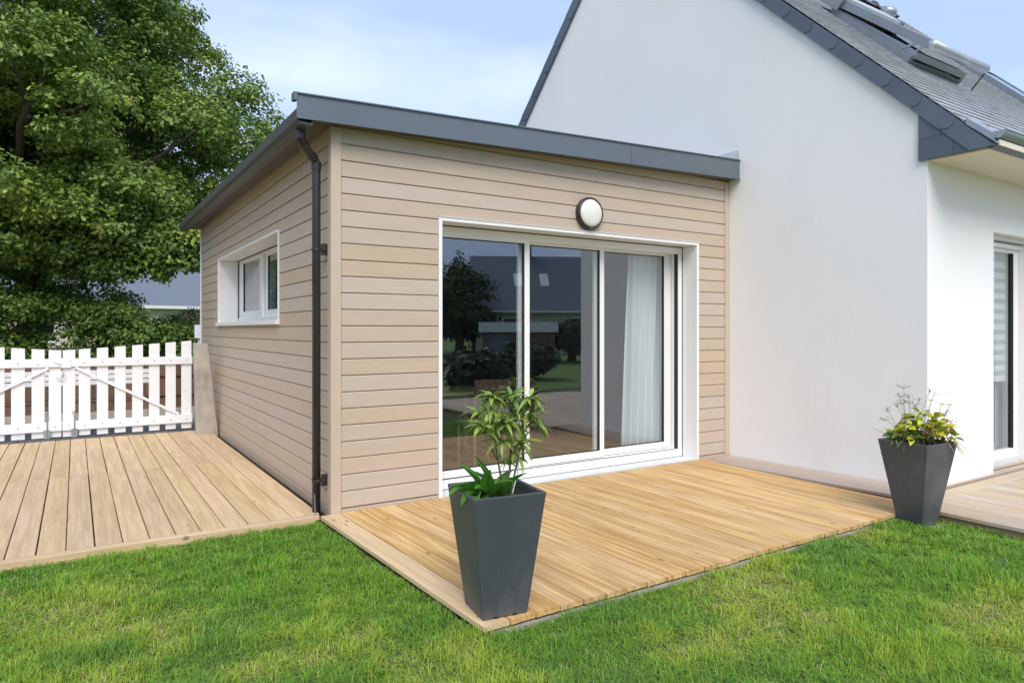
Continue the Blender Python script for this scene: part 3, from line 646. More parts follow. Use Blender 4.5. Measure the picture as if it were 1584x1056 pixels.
# roof windows
def SP(x, s, h):    # point above the front slope: x along, s up-slope from y=-2.66, h proud
    return Vector((x, -2.66 + s * s2 - h * s2, 2.862 + s * s2 + h * s2))
def sbox(mb, x0, x1, s0, s1, h0, h1, h0b=None, h1b=None):
    h0b = h0 if h0b is None else h0b; h1b = h1 if h1b is None else h1b
    v = [SP(x0, s0, h0), SP(x1, s0, h0), SP(x1, s1, h0b), SP(x0, s1, h0b), SP(x0, s0, h1), SP(x1, s0, h1), SP(x1, s1, h1b), SP(x0, s1, h1b)]
    return mb.add(v, [(0, 3, 2, 1), (4, 5, 6, 7), (0, 1, 5, 4), (1, 2, 6, 5), (2, 3, 7, 6), (3, 0, 4, 7)])
def S_of_y(y): return (y + 2.66) / s2
def roof_window(x0, x1, yl, yh, open_):
    sl, sh = S_of_y(yl), S_of_y(yh)
    w = sbox(MB(), x0, x0 + 0.06, sl, sh, 0.0, 0.09); sbox(w, x1 - 0.06, x1, sl, sh, 0.0, 0.09); sbox(w, x0 + 0.06, x1 - 0.06, sl, sl + 0.07, 0, 0.05); sbox(w, x0 + 0.06, x1 - 0.06, sh - 0.07, sh, 0, 0.09)
    W = w.build("roof_window", "greymetal", HS)
    fl = sbox(MB(), x0 - 0.14, x0 - 0.002, sl - 0.2, sh + 0.15, 0.004, 0.016); sbox(fl, x1 + 0.002, x1 + 0.14, sl - 0.2, sh + 0.15, 0.004, 0.016)
    sbox(fl, x0 - 0.002, x1 + 0.002, sl - 0.2, sl - 0.002, 0.004, 0.018); fl.build("flashing", "zinc", W)
    sbox(MB(), x0 + 0.062, x1 - 0.062, sl + 0.07, sh - 0.07, -0.06, -0.05).build("opening", "black", W)
    hb = 0.30 if open_ else 0.095
    if open_:
        sbox(MB(), x0 - 0.05, x1 + 0.05, sh - 0.10, sh + 0.16, 0.09, 0.23).build("roller_box", "shutter", W, bevel=0.03)
        for xx in (x0 - 0.062, x1 + 0.052): sbox(MB(), xx, xx + 0.01, sh - 0.12, sh + 0.17, 0.07, 0.24).build("roller_box_cap", "greymetal", W)
    if open_:
        # awning shutter lifted away from the roof: side rails, slatted sheet, roller tube at its lower edge
        s_lo = S_of_y(-1.42) + 0.06
        for xa in (x0 - 0.02, x1 - 0.03):
            sbox(MB(), xa, xa + 0.05, s_lo, sh - 0.08, hb - 0.085, hb, 0.11, 0.19).build("side_rail", "greymetal", W)
        n = 16
        for i in range(n):
            a = s_lo + (sh - 0.08 - s_lo) * i / n; b = s_lo + (sh - 0.08 - s_lo) * (i + 1) / n - 0.006
            def hh(s): t = (s - s_lo) / (sh - 0.08 - s_lo); return hb + 0.004 + (0.194 - hb) * t
            sbox(MB(), x0 + 0.0, x1, a, b, hh(a) - 0.012, hh(a), hh(b) - 0.012, hh(b)).build("shutter_slat", "shutter", W)
        p0 = SP(x0 - 0.03, s_lo - 0.01, hb - 0.035); p1 = SP(x1 + 0.02, s_lo - 0.01, hb - 0.035)
        MB().tube([p0, p1], 0.050, 16).build("roller_tube", "shutter", W, smooth=True)
        # top hung sash pushed a little out
        sbox(MB(), x0 + 0.03, x1 - 0.03, sl - 0.01, sl + 0.07, 0.075, 0.14, 0.08, 0.145).build("sash", "zinc", W)
        sbox(MB(), x0 + 0.03, x0 + 0.09, sl + 0.07, sh - 0.1, 0.08, 0.145, 0.03, 0.09).build("sash", "zinc", W)
        sbox(MB(), x0 + 0.09, x1 - 0.09, sl + 0.07, sh - 0.1, 0.10, 0.106, 0.05, 0.056).build("pane", "glass", W)
        MB().bar(SP(x0 + 0.03, sl + 0.18, 0.10), SP(x0 + 0.0, s_lo + 0.10, hb - 0.05), 0.012, 0.02).build("strut", "shutter", W)
        MB().bar(SP(x0 + 0.03, sl + 0.02, 0.13), SP(x0 + 0.0, s_lo + 0.04, hb - 0.04), 0.010, 0.015).build("strut", "shutter", W)
        MB().tube([SP(x1 + 0.02, s_lo - 0.02, hb), SP(x1 + 0.09, s_lo + 0.0, hb - 0.08), SP(x1 + 0.07, s_lo - 0.02, 0.02)], 0.008, 6).build("cable", "pipe", W)
    else:
        sbox(MB(), x0 + 0.062, x1 - 0.062, sl + 0.07, sh - 0.10, 0.07, 0.078).build("pane", "glass", W)
    return W
roof_window(5.77, 6.92, -1.30, -0.42, True)
roof_window(9.5, 10.5, -1.0, -0.15, False)

# ------------------------------------------------------------------ decks
def plank_mesh(L, W, th, name="plank", c=0.003):
    mb = MB(); hw_ = W / 2
    pts = [(-hw_, -th), (hw_, -th), (hw_, -c), (hw_ - c, 0), (-hw_ + c, 0), (-hw_, -c)]
    return mb.prism(pts, 1, -L / 2, L / 2)
def plank(parent, x, y, z, L, W, th, m, rz=0.0, tilt=0.0):
    me = plank_mesh(L, W, th).mesh("plank", m)
    o = bpy.data.objects.new("plank", me); COL.objects.link(o); o.parent = parent
    o.matrix_local = wloc(parent).inverted() @ (Matrix.Translation((x, y, z)) @ Matrix.Rotation(rz, 4, 'Z') @ Matrix.Rotation(tilt, 4, 'X'))
    return o
DK = empty("honey_deck", (2.0, -1.2, 0), "honey coloured plank deck in front of the patio door", "deck")
n = 27; w = (4.06 + 0.10) / n
for i in range(n):
    x = -0.10 + w * (i + 0.5); back = -0.018 if (x < 0.90 or x > 4.03) else -0.024
    if x < 0.07: back = -0.02
    front = -2.335 + random.uniform(-0.006, 0.006)
    th_ = 0.0300 * (1 - i / (n - 1))         # the boards splay slightly towards the lawn corner
    plank(DK, x + th_ * 1.16 + random.uniform(-0.0005, 0.0005), (front + back) / 2, random.uniform(-0.0015, 0.001), back - front, w - 0.0085, 0.027, "deck_new" if i else "deck_pale", rz=th_ + random.uniform(-0.0003, 0.0003))
for y in (-2.22, -1.6, -1.0, -0.4): MB().box(-0.005, 4.03, y - 0.03, y + 0.03, -0.056, -0.030).build("joist", "joist", DK)
MB().box(0.02, 3.62, -2.352, -2.322, -0.056, -0.038).build("edging", "edging", DK)
# screws along the joists
scr = MB()
for i in range(n):
    for y in (-2.22, -1.6, -1.0, -0.4):
        for dx in (-0.045, 0.045):
            x = -0.10 + w * (i + 0.5) + dx - y * 0.03 * (1 - i / (n - 1)) + random.uniform(-0.004, 0.004); yy = y + random.uniform(-0.006, 0.006)
            scr.add([(x + 0.0035 * math.cos(a), yy + 0.0035 * math.sin(a), 0.0022) for a in [k * math.pi / 3 for k in range(6)]], [tuple(range(6))])
tag(scr.build("screw_heads", "zscrew", DK), kind='stuff')
OD = empty("grey_plank_walkway", (4.29, -1.05, 0), "weathered grey planks running along the foot of the white gable", "deck")
for i in range(3):
    x = 4.066 + 0.154 * (i + 0.5); plank(OD, x, -1.065, 0.014 + random.uniform(-0.001, 0.001), 2.07, 0.146, 0.024, "deck_old", tilt=-0.017)
MB().box(4.07, 4.52, -2.08, -0.05, -0.055, -0.034).build("joist", "joist", OD)
RD = empty("bleached_deck", (5.6, -3.2, 0), "sun bleached plank deck in front of the white house", "deck")
for i in range(26):
    x = 3.885 + 0.152 * (i + 0.5)
    front = -6.5; back = -2.345
    plank(RD, x, (back + front) / 2, 0.018 + random.uniform(-0.0015, 0.0015), back - front, 0.145, 0.027, "deck_right", rz=random.uniform(-0.0005, 0.0005))
for j in range(4):
    y = -2.27 + 0.152 * j
    if j < 1: plank(RD, 6.0, y, 0.020, 3.9, 0.145, 0.027, "deck_right", rz=R(90))
plank(RD, 5.25 + 0.9, YF + 0.022, 0.021, 3.3, 0.10, 0.027, "deck_right", rz=R(90))
plank(RD, 6.265, YF + 0.11, 0.021, 0.95, 0.12, 0.027, "deck_right", rz=R(90)); plank(RD, 6.265, YF + 0.24, 0.021, 0.95, 0.13, 0.027, "deck_right", rz=R(90))
MB().box(3.90, 7.8, -6.4, -2.36, -0.055, -0.012).build("joist", "joist", RD)
LD = empty("pale_deck", (-2.5, 2.7, 0), "pale plank deck running from the lawn up to the white picket gates", "deck")
pit = 0.1578
for i in range(34):
    x = -0.128 - pit * (i + 0.5) + 0.006
    for a, b in ((0.062, 2.648 + random.uniform(-0.004, 0.003)), (2.661 + random.uniform(-0.002, 0.003), 5.245)):
        wx = 0.045 if i == 0 else 0.0
        plank(LD, x + wx / 2 + random.uniform(-0.0015, 0.0015), (a + b) / 2, random.uniform(-0.002, 0.001), b - a, pit - 0.0075 + wx, 0.026, "deck_pale", rz=random.uniform(-0.0008, 0.0008))
plank(LD, -2.83, 0.024, -0.002, 5.46, 0.066, 0.030, "deck_pale", rz=R(90))
plank(LD, -2.83, 0.010, -0.034, 5.40, 0.060, 0.022, "deck_pale", rz=R(90))
for y in (0.3, 1.2, 2.1, 2.655, 3.2, 4.2, 5.1): MB().box(-5.5, -0.14, y - 0.03, y + 0.03, -0.056, -0.029).build("joist", "joist", LD)
scr = MB()
for i in range(20):
    for y in (0.3, 1.2, 2.1, 2.58, 2.73, 3.6, 5.1):
        for dx in (-0.045, 0.045):
            x = -0.122 - pit * (i + 0.5) + dx + random.uniform(-0.004, 0.004); yy = y + random.uniform(-0.006, 0.006)
            scr.add([(x + 0.0035 * math.cos(a), yy + 0.0035 * math.sin(a), 0.0022) for a in [k * math.pi / 3 for k in range(6)]], [tuple(range(6))])
tag(scr.build("screw_heads", "zscrew", LD), kind='stuff')
ST = empty("paving_strip", (-2.5, 5.35, 0), "dark grey stone strip under the picket gates", "kerb")
for i in range(14):
    x = -0.16 - i * 0.42; MB().cbox(x - 0.414, x, 5.262, 5.45, -0.06, 0.012 + random.uniform(-0.003, 0.003), 0.004).build("stone", "sillstone", ST)

# ------------------------------------------------------------------ picket gates
def gate(x_hinge, x_free, z_hinge, z_free, pickets, label, group, flip):
    G = empty("picket_gate", ((x_hinge + x_free) / 2, 5.34, 0.0), label, "gate", group)
    yg = 5.34
    def zt(x): t = (x - x_free) / (x_hinge - x_free); return z_free + (z_hinge - z_free) * t ** 1.1 if t > 0 else z_free
    for x, wd in pickets:
        a, b = x - wd / 2, x + wd / 2
        zl = 0.028 + random.uniform(-0.004, 0.004)
        mb = MB(); mb.prism([(a, zl), (b, zl), (b, zt(b)), (a, zt(a))], 1, yg, yg + 0.028); mb.build("picket", "gatewhite", G, bevel=0.003)
    lo, hi = min(x_hinge, x_free), max(x_hinge, x_free)
    MB().cbox(lo, hi, yg - 0.030, yg - 0.001, 0.925, 1.030, 0.003).build("rail", "gatewhite", G)
    MB().cbox(lo, hi, yg - 0.030, yg - 0.001, 0.110, 0.225, 0.003).build("rail", "gatewhite", G)
    sgn = 1 if x_hinge > x_free else -1
    MB().bar((x_free + sgn * 0.14, yg - 0.018, 0.915), (x_hinge - sgn * 0.17, yg - 0.018, 0.235), 0.020, 0.034).build("brace", "gatewhite", G)
    for x, wd in pickets:
        for z in (0.975, 0.165):
            for dx in ((-0.03, 0.03) if z < 0 else (0,)):
                MB().lathe([(0.007, 0), (0.005, 0.005)], (x + dx, yg - 0.030, z + random.uniform(-0.012, 0.012)), (0, -1, 0), 8).build("bolt", "zscrew", G)
    return G
pr = [(-0.345 - 0.2045 * i, 0.130) for i in range(7)] + [(-1.722, 0.130)]
pr = [(x, 0.128) for x in (-0.343, -0.541, -0.742, -0.942, -1.146, -1.348, -1.548)] + [(-1.718, 0.134)]
G1 = gate(-0.272, -1.788, 1.248, 1.135, pr, "white picket gate next to the leaning concrete post", "pair of white picket gates", 1)
pl = [(-1.868, 0.134), (-2.045, 0.135), (-2.250, 0.140), (-2.455, 0.140), (-2.66, 0.14), (-2.865, 0.14), (-3.07, 0.14), (-3.275, 0.14)]
G2 = gate(-3.35, -1.796, 1.27, 1.135, pl, "white picket gate at the left edge, latch plate on its free end", "pair of white picket gates", -1)
# ironmongery
lt = MB().tube([(-1.85, 5.302, 0.985), (-1.81, 5.300, 0.965)], 0.012, 8); lt.box(-1.80, -1.70, 5.304, 5.309, 0.915, 1.04); lt.build("latch_plate", "gatewhite", G1)
MB().tube([(-1.86, 5.300, 0.79), (-1.79, 5.295, 0.785), (-1.775, 5.295, 0.81), (-1.775, 5.295, 0.90)], 0.008, 8).build("latch_hook", "zinc", G1)
for G, x in ((G1, -1.66), (G2, -1.95)):
    MB().tube([(x, 5.298, 0.36), (x, 5.298, 0.05)], 0.007, 8).tube([(x, 5.298, 0.36), (x - 0.02, 5.295, 0.35), (x - 0.02, 5.295, 0.30)], 0.006, 8).build("drop_bolt", "zinc", G)
    MB().box(x - 0.035, x + 0.035, 5.300, 5.308, 0.02, 0.13).build("bolt_plate", "zinc", G)
for z in (0.95, 0.17): MB().tube([(-0.272, 5.33, z), (-0.235, 5.33, z)], 0.012, 8).tube([(-0.24, 5.33, z - 0.03), (-0.24, 5.33, z + 0.03)], 0.012, 8).build("hinge", "zinc", G1)
# concrete post leaning against the cladding
tag(MB().add([(-0.290, 4.77, -0.04), (-0.020, 4.77, -0.04), (-0.020, 4.90, -0.04), (-0.290, 4.90, -0.04),
              (-0.322, 4.78, 1.228), (-0.150, 4.78, 1.215), (-0.150, 4.90, 1.215), (-0.322, 4.90, 1.228)],
             [(0, 3, 2, 1), (4, 5, 6, 7), (0, 1, 5, 4), (1, 2, 6, 5), (2, 3, 7, 6), (3, 0, 4, 7)]).build("concrete_post", "concrete", bevel=0.008),
    "weathered concrete post leaning beside the gate and the cladding", "post")
PX = empty("white_post", (-0.13, 6.6, 0), "slim white box fixed at the far corner of the clad wall behind the concrete post", "box")
MB().cbox(-0.075, 0.065, 6.50, 6.61, 1.27, 1.48, 0.006).build("box_body", "gatewhite", PX); MB().cbox(-0.025, 0.015, 6.55, 6.59, -0.03, 1.27).build("upright", "gatewhite", PX)

# white slatted bench with iron ends, behind the gates
BN = empty("garden_bench", (-1.8, 6.0, -0.03), "white slatted bench with black scrolled iron end behind the picket gates", "bench")
for z in (0.625, 0.697, 0.769): MB().cbox(-3.4, -0.72, 6.14, 6.165, z, z + 0.060).build("back_slat", "gatewhite", BN)
for y in (5.82, 5.91, 6.0): MB().cbox(-3.4, -0.82, y, y + 0.07, 0.40, 0.425).build("seat_slat", "browntimber", BN)
for x in (-0.70, -3.35):
    sc_ = MB()
    for k, (cy, cz, r0) in enumerate(((5.9, 0.62, 0.09), (6.02, 0.50, 0.07), (5.95, 0.28, 0.08), (6.05, 0.74, 0.06))):
        sc_.tube([(x, cy + r0 * (1 - t * 0.07) * math.cos(t * 0.7 + k), cz + r0 * (1 - t * 0.07) * math.sin(t * 0.7 + k)) for t in range(12)], 0.010, 6)
    sc_.tube([(x, 5.8, -0.03), (x, 5.80, 0.42), (x, 6.12, 0.42), (x, 6.15, 0.86)], 0.013, 6).tube([(x, 6.1, -0.03), (x, 6.08, 0.42)], 0.013, 6)
    sc_.build("iron_end", "iron", BN)
# brown boarded fence beyond
BF = empty("timber_fence", (-2.2, 7.4, 0), "low brown vertical board fence across the driveway behind the gates", "fence")
for i in range(48):
    x = 0.9 - i * 0.145; MB().cbox(x - 0.134, x, 7.40, 7.42, 0.12, 0.93 + random.uniform(-0.005, 0.005)).build("fence_board", "browntimber", BF)
for z in (0.30, 0.62): MB().box(-6.1, 0.9, 7.385, 7.397, z, z + 0.02).build("fence_rail", "iron", BF)
MB().box(-6.1, 0.9, 7.38, 7.46, -0.04, 0.115).build("fence_plinth", "concrete", BF)

# ------------------------------------------------------------------ planters and plants
def planter(name, loc, top, bot, h, rz, label):
    P = empty(name, loc, label, "planter", "pair of tall anthracite planters", rz)
    t, b = top / 2, bot / 2; w_ = 0.018
    def ring(s, z): return [(-s, -s, z), (s, -s, z), (s, s, z), (-s, s, z)]
    vs = ring(b, 0.0) + ring(t, h) + ring(t - w_, h) + ring(t - w_ - 0.012, h - 0.08)
    fs = [(3, 2, 1, 0)]
    for k in range(3):
        for i in range(4): fs.append((k * 4 + i, k * 4 + (i + 1) % 4, (k + 1) * 4 + (i + 1) % 4, (k + 1) * 4 + i))
    mb = MB().add(vs, fs); me = mb.mesh("pot_body", "pot"); o = bpy.data.objects.new("pot_body", me); COL.objects.link(o); o.parent = P
    bv = o.modifiers.new("edge", 'BEVEL'); bv.width = 0.006; bv.segments = 3; bv.limit_method = 'ANGLE'
    s = t - w_ - 0.004
    me = MB().add(ring(s, h - 0.045), [(0, 1, 2, 3)]).mesh("soil", "soil"); o = bpy.data.objects.new("soil", me); COL.objects.link(o); o.parent = P
    for dx in (-0.05, 0.05):
        me = MB().box(dx - 0.012, dx + 0.012, -b - 0.0015, -b + 0.004, 0.001, 0.010).mesh("drain_slot", "black"); o = bpy.data.objects.new("drain_slot", me); COL.objects.link(o); o.parent = P
    return P
PA = planter("planter", (0.134, -2.178, 0.001), 0.382, 0.240, 0.605, R(-8), "tall anthracite planter on the front corner of the honey deck, holding the long leaved shrub")
PB = planter("planter", (3.690, -2.449, -0.055), 0.380, 0.190, 0.625, R(-5), "tall anthracite planter in the grass by the white house corner, holding the yellow foliage")
tag(MB().box(3.64, 3.85, -2.60, -2.38, -0.058, -0.0555).build("paving_slab", "pot_ring"), "pale stone slab under the planter by the white house corner", "paver")

def leaf_geo(L, W, droop, fold=0.25, n=5, shape='lance'):
    """returns verts (2n+... ,3) of a leaf along +X, faces as quads; rows of 3 verts (left, mid, right)"""
    vs = []; t = np.linspace(0, 1, n + 1)
    for i, u in enumerate(t):
        if shape == 'lance': wv = W * (math.sin(math.pi * min(1, u ** 0.75)) ** 0.9) + 0.0006
        else: wv = W * (math.sin(math.pi * u ** 0.6) ** 0.7) + 0.0006
        x = L * u * (1 - 0.25 * droop * u); z = -droop * L * u * u * 0.55
        zz = fold * wv
        vs += [(x, wv / 2, z + zz), (x, 0, z), (x, -wv / 2, z + zz)]
    fs = []
    for i in range(n):
        k = 3 * i; fs += [(k, k + 3, k + 4, k + 1), (k + 1, k + 4, k + 5, k + 2)]
    return np.array(vs), np.array(fs)
def frames(d, up):
    d = d / np.linalg.norm(d); s = np.cross(up, d); s /= (np.linalg.norm(s) + 1e-9); u = np.cross(d, s); return np.stack([d, s, u], 1)
class Leaves:
    def __init__(s): s.V = []; s.F = []; s.C = []; s.k = 0
    def leaf(s, pos, d, L, W, droop, col, shape='lance', fold=0.25, n=5, up=(0, 0, 1), roll=0.0, tipcol=None):
        v, f = leaf_geo(L, W, droop, fold, n, shape); d = np.array(d, float)
        if abs(d[2]) / np.linalg.norm(d) > 0.97: up = (1, 0, 0)
        Rm = frames(d, np.array(up, float))
        if roll:
            c_, s_ = math.cos(roll), math.sin(roll); v = v @ np.array([[1, 0, 0], [0, c_, s_], [0, -s_, c_]])
        s.V.append(v @ Rm.T + np.array(pos)); s.F.append(f + s.k); s.k += len(v)
        cc = np.tile(np.array(col), (len(v), 1))
        if tipcol is not None:
            t = np.repeat(np.linspace(0, 1, n + 1), 3)[:, None]; cc = cc * (1 - t) + np.array(tipcol) * t
        cc[1::3] = cc[1::3] * 1.18
        s.C.append(cc)
    def build(s, name, m, parent=None, org=(0, 0, 0)):
        return np_mesh(name, np.concatenate(s.V), np.concatenate(s.F), np.concatenate(s.C), m, parent, org, True)
def rnd(a, b): return random.uniform(a, b)
# image-plane helpers were only used for measuring; positions below are metres
cdir = np.array([0.541, 0.841, 0]); crt = np.array([0.841, -0.541, 0])
def off(base, lat, dep, z): return np.array([base[0], base[1], 0]) + crt * lat + cdir * dep + np.array([0, 0, z])
# --- shrub in the near planter
SH = empty("long_leaved_shrub", (0.14, -2.17, 0.56), "leggy shrub with drooping narrow light green leaves in the near planter", "plant")
A = (0.132, -2.18)
SX = 1.18
stems = [([(-0.005, 0.0, 0.555), (0.030, 0.0, 0.68), (0.035, 0.01, 0.82), (0.055, 0.0, 0.97), (0.040, 0, 1.06)], 0.007),
         ([(0.012, 0.02, 0.555), (-0.015, 0.03, 0.70), (-0.035, 0.02, 0.86), (-0.055, 0.0, 1.0), (-0.045, 0, 1.065)], 0.006),
         ([(0.03, -0.03, 0.555), (0.055, -0.03, 0.70), (0.085, -0.02, 0.86), (0.115, -0.02, 0.99), (0.12, -0.02, 1.05)], 0.006),
         ([(-0.02, -0.03, 0.75), (-0.06, -0.05, 0.84), (-0.085, -0.06, 0.92)], 0.004),
         ([(0.04, 0.0, 0.78), (0.02, -0.06, 0.86), (0.015, -0.08, 0.93)], 0.004),
         ([(0.09, -0.02, 0.86), (0.13, 0.03, 0.90), (0.145, 0.04, 0.93)], 0.004)]
LV = Leaves()
for pts, r in stems:
    P = [off(A, a * SX + 0.035, b, c) for a, b, c in pts]
    MB().tube([tuple(p) for p in P], [r * (1 - 0.45 * i / (len(P) - 1)) for i in range(len(P))], 8).build("stem", "stem", SH, smooth=True)
ros = [(-0.045, 0, 1.065, 13), (0.040, 0, 1.068, 12), (0.12, -0.02, 1.055, 12), (-0.085, -0.06, 0.925, 12), (0.015, -0.08, 0.94, 13), (0.145, 0.04, 0.935, 11),
       (-0.055, 0.0, 0.99, 7), (0.055, 0.0, 0.97, 7), (0.115, -0.02, 0.96, 7), (0.0, 0.03, 0.90, 7), (0.085, -0.03, 0.84, 8), (-0.035, 0.02, 0.86, 5), (0.06, -0.05, 0.78, 5), (0.0, -0.05, 0.84, 6), (-0.03, -0.04, 0.95, 7), (0.07, 0.03, 0.90, 7), (0.03, 0.02, 0.72, 4), (-0.10, 0.0, 0.98, 6), (0.13, 0.0, 0.99, 6), (-0.01, 0.04, 1.03, 7), (0.09, 0.05, 1.0, 6)]
for (a, b, z, n_) in ros:
    p = off(A, a * SX + 0.035, b, z); ph = rnd(0, 6); n_ = int(n_ * 1.9)
    for i in range(n_):
        an = ph + i * 2.4; el = rnd(-0.45, 0.75) if i > 3 else rnd(0.5, 1.1)
        d = (math.cos(an) * math.cos(el), math.sin(an) * math.cos(el), math.sin(el))
        br = rnd(0.75, 1.2); y = rnd(0, 1) ** 2
        col = np.array([0.15 + 0.15 * y, 0.26 + 0.11 * y, 0.07]) * br
        LV.leaf(p + np.array([0, 0, rnd(-0.02, 0.01)]), d, rnd(0.080, 0.125), rnd(0.018, 0.028), rnd(0.3, 1.4), col, roll=rnd(-0.4, 0.4), tipcol=col * np.array([1.15, 1.1, 0.9]))
LV.build("foliage", "plant", SH)
# --- broad glossy plant at its foot
BL = empty("broad_leaved_plant", (0.07, -2.20, 0.56), "low plant with broad glossy dark green leaves at the left of the near planter", "plant")
LV = Leaves()
for i, (a, b, an, el, L_, W_) in enumerate([(-0.05, 0, 3.6, 0.50, 0.20, 0.060), (-0.03, -0.03, 3.9, 0.75, 0.17, 0.055), (-0.06, 0.02, 3.2, 0.9, 0.15, 0.05), (-0.02, 0, 1.2, 1.35, 0.19, 0.05), (0.0, -0.02, 0.3, 1.05, 0.16, 0.05),
                                          (-0.03, 0.02, 5.0, 0.8, 0.15, 0.055), (0.01, 0.03, 5.8, 0.7, 0.14, 0.05), (-0.07, -0.02, 4.4, 0.35, 0.13, 0.06), (0.02, -0.04, 4.9, 0.45, 0.12, 0.055), (0.0, 0.05, 2.0, 0.8, 0.15, 0.05), (-0.05, 0.04, 2.6, 0.7, 0.16, 0.055), (-0.01, -0.05, 5.3, 0.9, 0.13, 0.05), (-0.04, 0.0, 4.2, 1.2, 0.17, 0.045), (-0.08, 0.01, 3.4, 0.62, 0.19, 0.07), (-0.07, -0.04, 4.0, 0.55, 0.16, 0.065), (-0.02, -0.06, 4.7, 0.85, 0.15, 0.06), (-0.05, 0.03, 3.0, 1.1, 0.19, 0.06), (0.03, -0.02, 5.6, 1.1, 0.16, 0.05), (-0.03, -0.02, 4.5, 1.35, 0.19, 0.055)]):
    d = (math.cos(an) * math.cos(el), math.sin(an) * math.cos(el), math.sin(el)); br = rnd(0.8, 1.15)
    LV.leaf(off(A, a * 1.2, b, 0.56), d, L_ * 1.3, W_ * 1.3, rnd(0.3, 0.9), np.array([0.085, 0.25, 0.028]) * br, shape='broad', fold=0.35, n=7, roll=rnd(-0.5, 0.5))
LV.build("foliage", "plant", BL)
tag(MB().tube([tuple(off(A, 0.075, -0.03, 0.55)), tuple(off(A, 0.11, -0.03, 0.68)), tuple(off(A, 0.118, -0.03, 0.77))], 0.003, 6).build("plant_label_cane", "gatewhite"), "thin white cane stuck in the near planter on the right", "cane")
# --- far planter
B = (3.690, -2.449)
YF_ = empty("yellow_green_plant", (3.690, -2.449, 0.54), "lime and yellow lobed foliage plant filling the far planter", "plant")
LV = Leaves()
for i in range(190):
    a = rnd(-0.13, 0.22); b = rnd(-0.13, 0.13); rr = math.hypot(a - 0.06, b) / 0.2
    z0 = 0.53; z = 0.58 + (1 - min(1, rr * rr)) * rnd(0.02, 0.19) + rnd(0, 0.03)
    an = math.atan2(b, a - 0.06) + rnd(-0.8, 0.8); el = rnd(-0.2, 0.9)
    w_ = crt * math.cos(an) + cdir * math.sin(an); d = w_ * math.cos(el) + np.array([0, 0, math.sin(el)])
    y = rnd(0, 1); col = np.array([0.40 + 0.25 * y, 0.52 + 0.04 * y, 0.04]) * rnd(0.65, 1.1)
    if rnd(0, 1) < 0.22 and 0.0 < a < 0.2: col = np.array([0.36, 0.24, 0.10]) * rnd(0.6, 1.1)
    if a < 0.0 and rnd(0, 1) < 0.4: col = np.array([0.10, 0.19, 0.04])
    LV.leaf(off(B, a, b, z), d, rnd(0.045, 0.085), rnd(0.035, 0.062), rnd(0.2, 1.1), col, shape='broad', fold=rnd(0.1, 0.5), n=4, roll=rnd(-0.7, 0.7))
for i in range(60):
    a = rnd(-0.08, 0.2); b = rnd(-0.1, 0.1)
    LV.leaf(off(B, a, b, rnd(0.54, 0.62)), (rnd(-1, 1), rnd(-1, 1), rnd(0.3, 1.5)), rnd(0.05, 0.1), rnd(0.02, 0.04), rnd(0.2, 1), np.array([0.16, 0.20, 0.04]) * rnd(0.5, 1.1), n=4)
LV.build("foliage", "plant", YF_)
fl = MB()
for i in range(26):
    a = rnd(-0.1, 0.2); b = rnd(-0.1, 0.1); p0 = off(B, a, b, 0.55); p1 = p0 + np.array([rnd(-.05, .05), rnd(-.05, .05), rnd(0.08, 0.16)]); fl.tube([tuple(p0), tuple(p1)], 0.002, 5)
fl.build("stems", "stem", YF_)
SG = empty("sedge", (3.690, -2.449, 0.54), "thin bladed green sedge at the left of the far planter", "plant")
LV = Leaves()
for i in range(46):
    an = rnd(2.0, 4.6) if i % 3 else rnd(0, 6.28); el = rnd(0.35, 1.25); w_ = crt * math.cos(an) + cdir * math.sin(an); d = w_ * math.cos(el) + np.array([0, 0, math.sin(el)])
    LV.leaf(off(B, rnd(-0.16, -0.06), rnd(-0.07, 0.07), 0.55), d, rnd(0.12, 0.24), rnd(0.005, 0.010), rnd(0.5, 1.3), np.array([0.13, 0.20, 0.06]) * rnd(0.7, 1.3), n=6)
for i in range(14):
    an = rnd(-1.2, 1.2) - 0.5; w_ = crt * math.cos(an) - cdir * abs(math.sin(an)); d = w_ * 0.8 + np.array([0, 0, 0.5])
    LV.leaf(off(B, rnd(0.14, 0.19), rnd(-0.12, -0.06), 0.57), d, rnd(0.09, 0.17), rnd(0.006, 0.012), rnd(1.4, 2.2), np.array([0.42, 0.36, 0.18]) * rnd(0.7, 1.1), n=6)
LV.build("foliage", "plant", SG)
DS = empty("dried_flower_stalks", (3.690, -2.449, 0.54), "thin dried seed heads and small yellow flowers rising above the far planter", "plant")
spec = [(-0.075, 0.97, 3), (-0.095, 0.90, 1), (-0.035, 0.90, 1), (-0.17, 0.84, 2), (-0.27, 0.74, 2), (-0.055, 0.86, 2), (0.005, 0.88, 0), (0.10, 0.94, 0), (-0.13, 0.86, 1), (-0.02, 0.84, 1), (-0.22, 0.80, 1), (0.20, 0.78, 1), (0.24, 0.72, 1), (0.17, 0.93, 9)]
for (a, z, k) in spec:
    b0 = off(B, -0.03 + a * 0.35, rnd(-0.05, 0.05), 0.56); tp = off(B, a, rnd(-0.06, 0.06), z); mid = (b0 + tp) / 2 + np.array([0, 0, 0.03])
    st = MB().tube([tuple(b0), tuple(mid), tuple(tp)], 0.0016, 5)
    for q in range(10 if k not in (0, 9) else 2):
        e = tp + crt * rnd(-0.035, 0.035) * (1 + k * 0.2) + cdir * rnd(-0.02, 0.02) + np.array([0, 0, rnd(-0.012, 0.02)])
        st.tube([tuple(tp - np.array([0, 0, 0.02])), tuple(e)], 0.0009, 4); st.lathe([(0.001, -0.004), (0.0035, 0), (0.001, 0.004)], tuple(e), n=6)
    if k == 0: st.lathe([(0.002, -0.012), (0.006, 0), (0.002, 0.012)], tuple(tp), n=8)
    st.build("stalk", "drystem", DS)
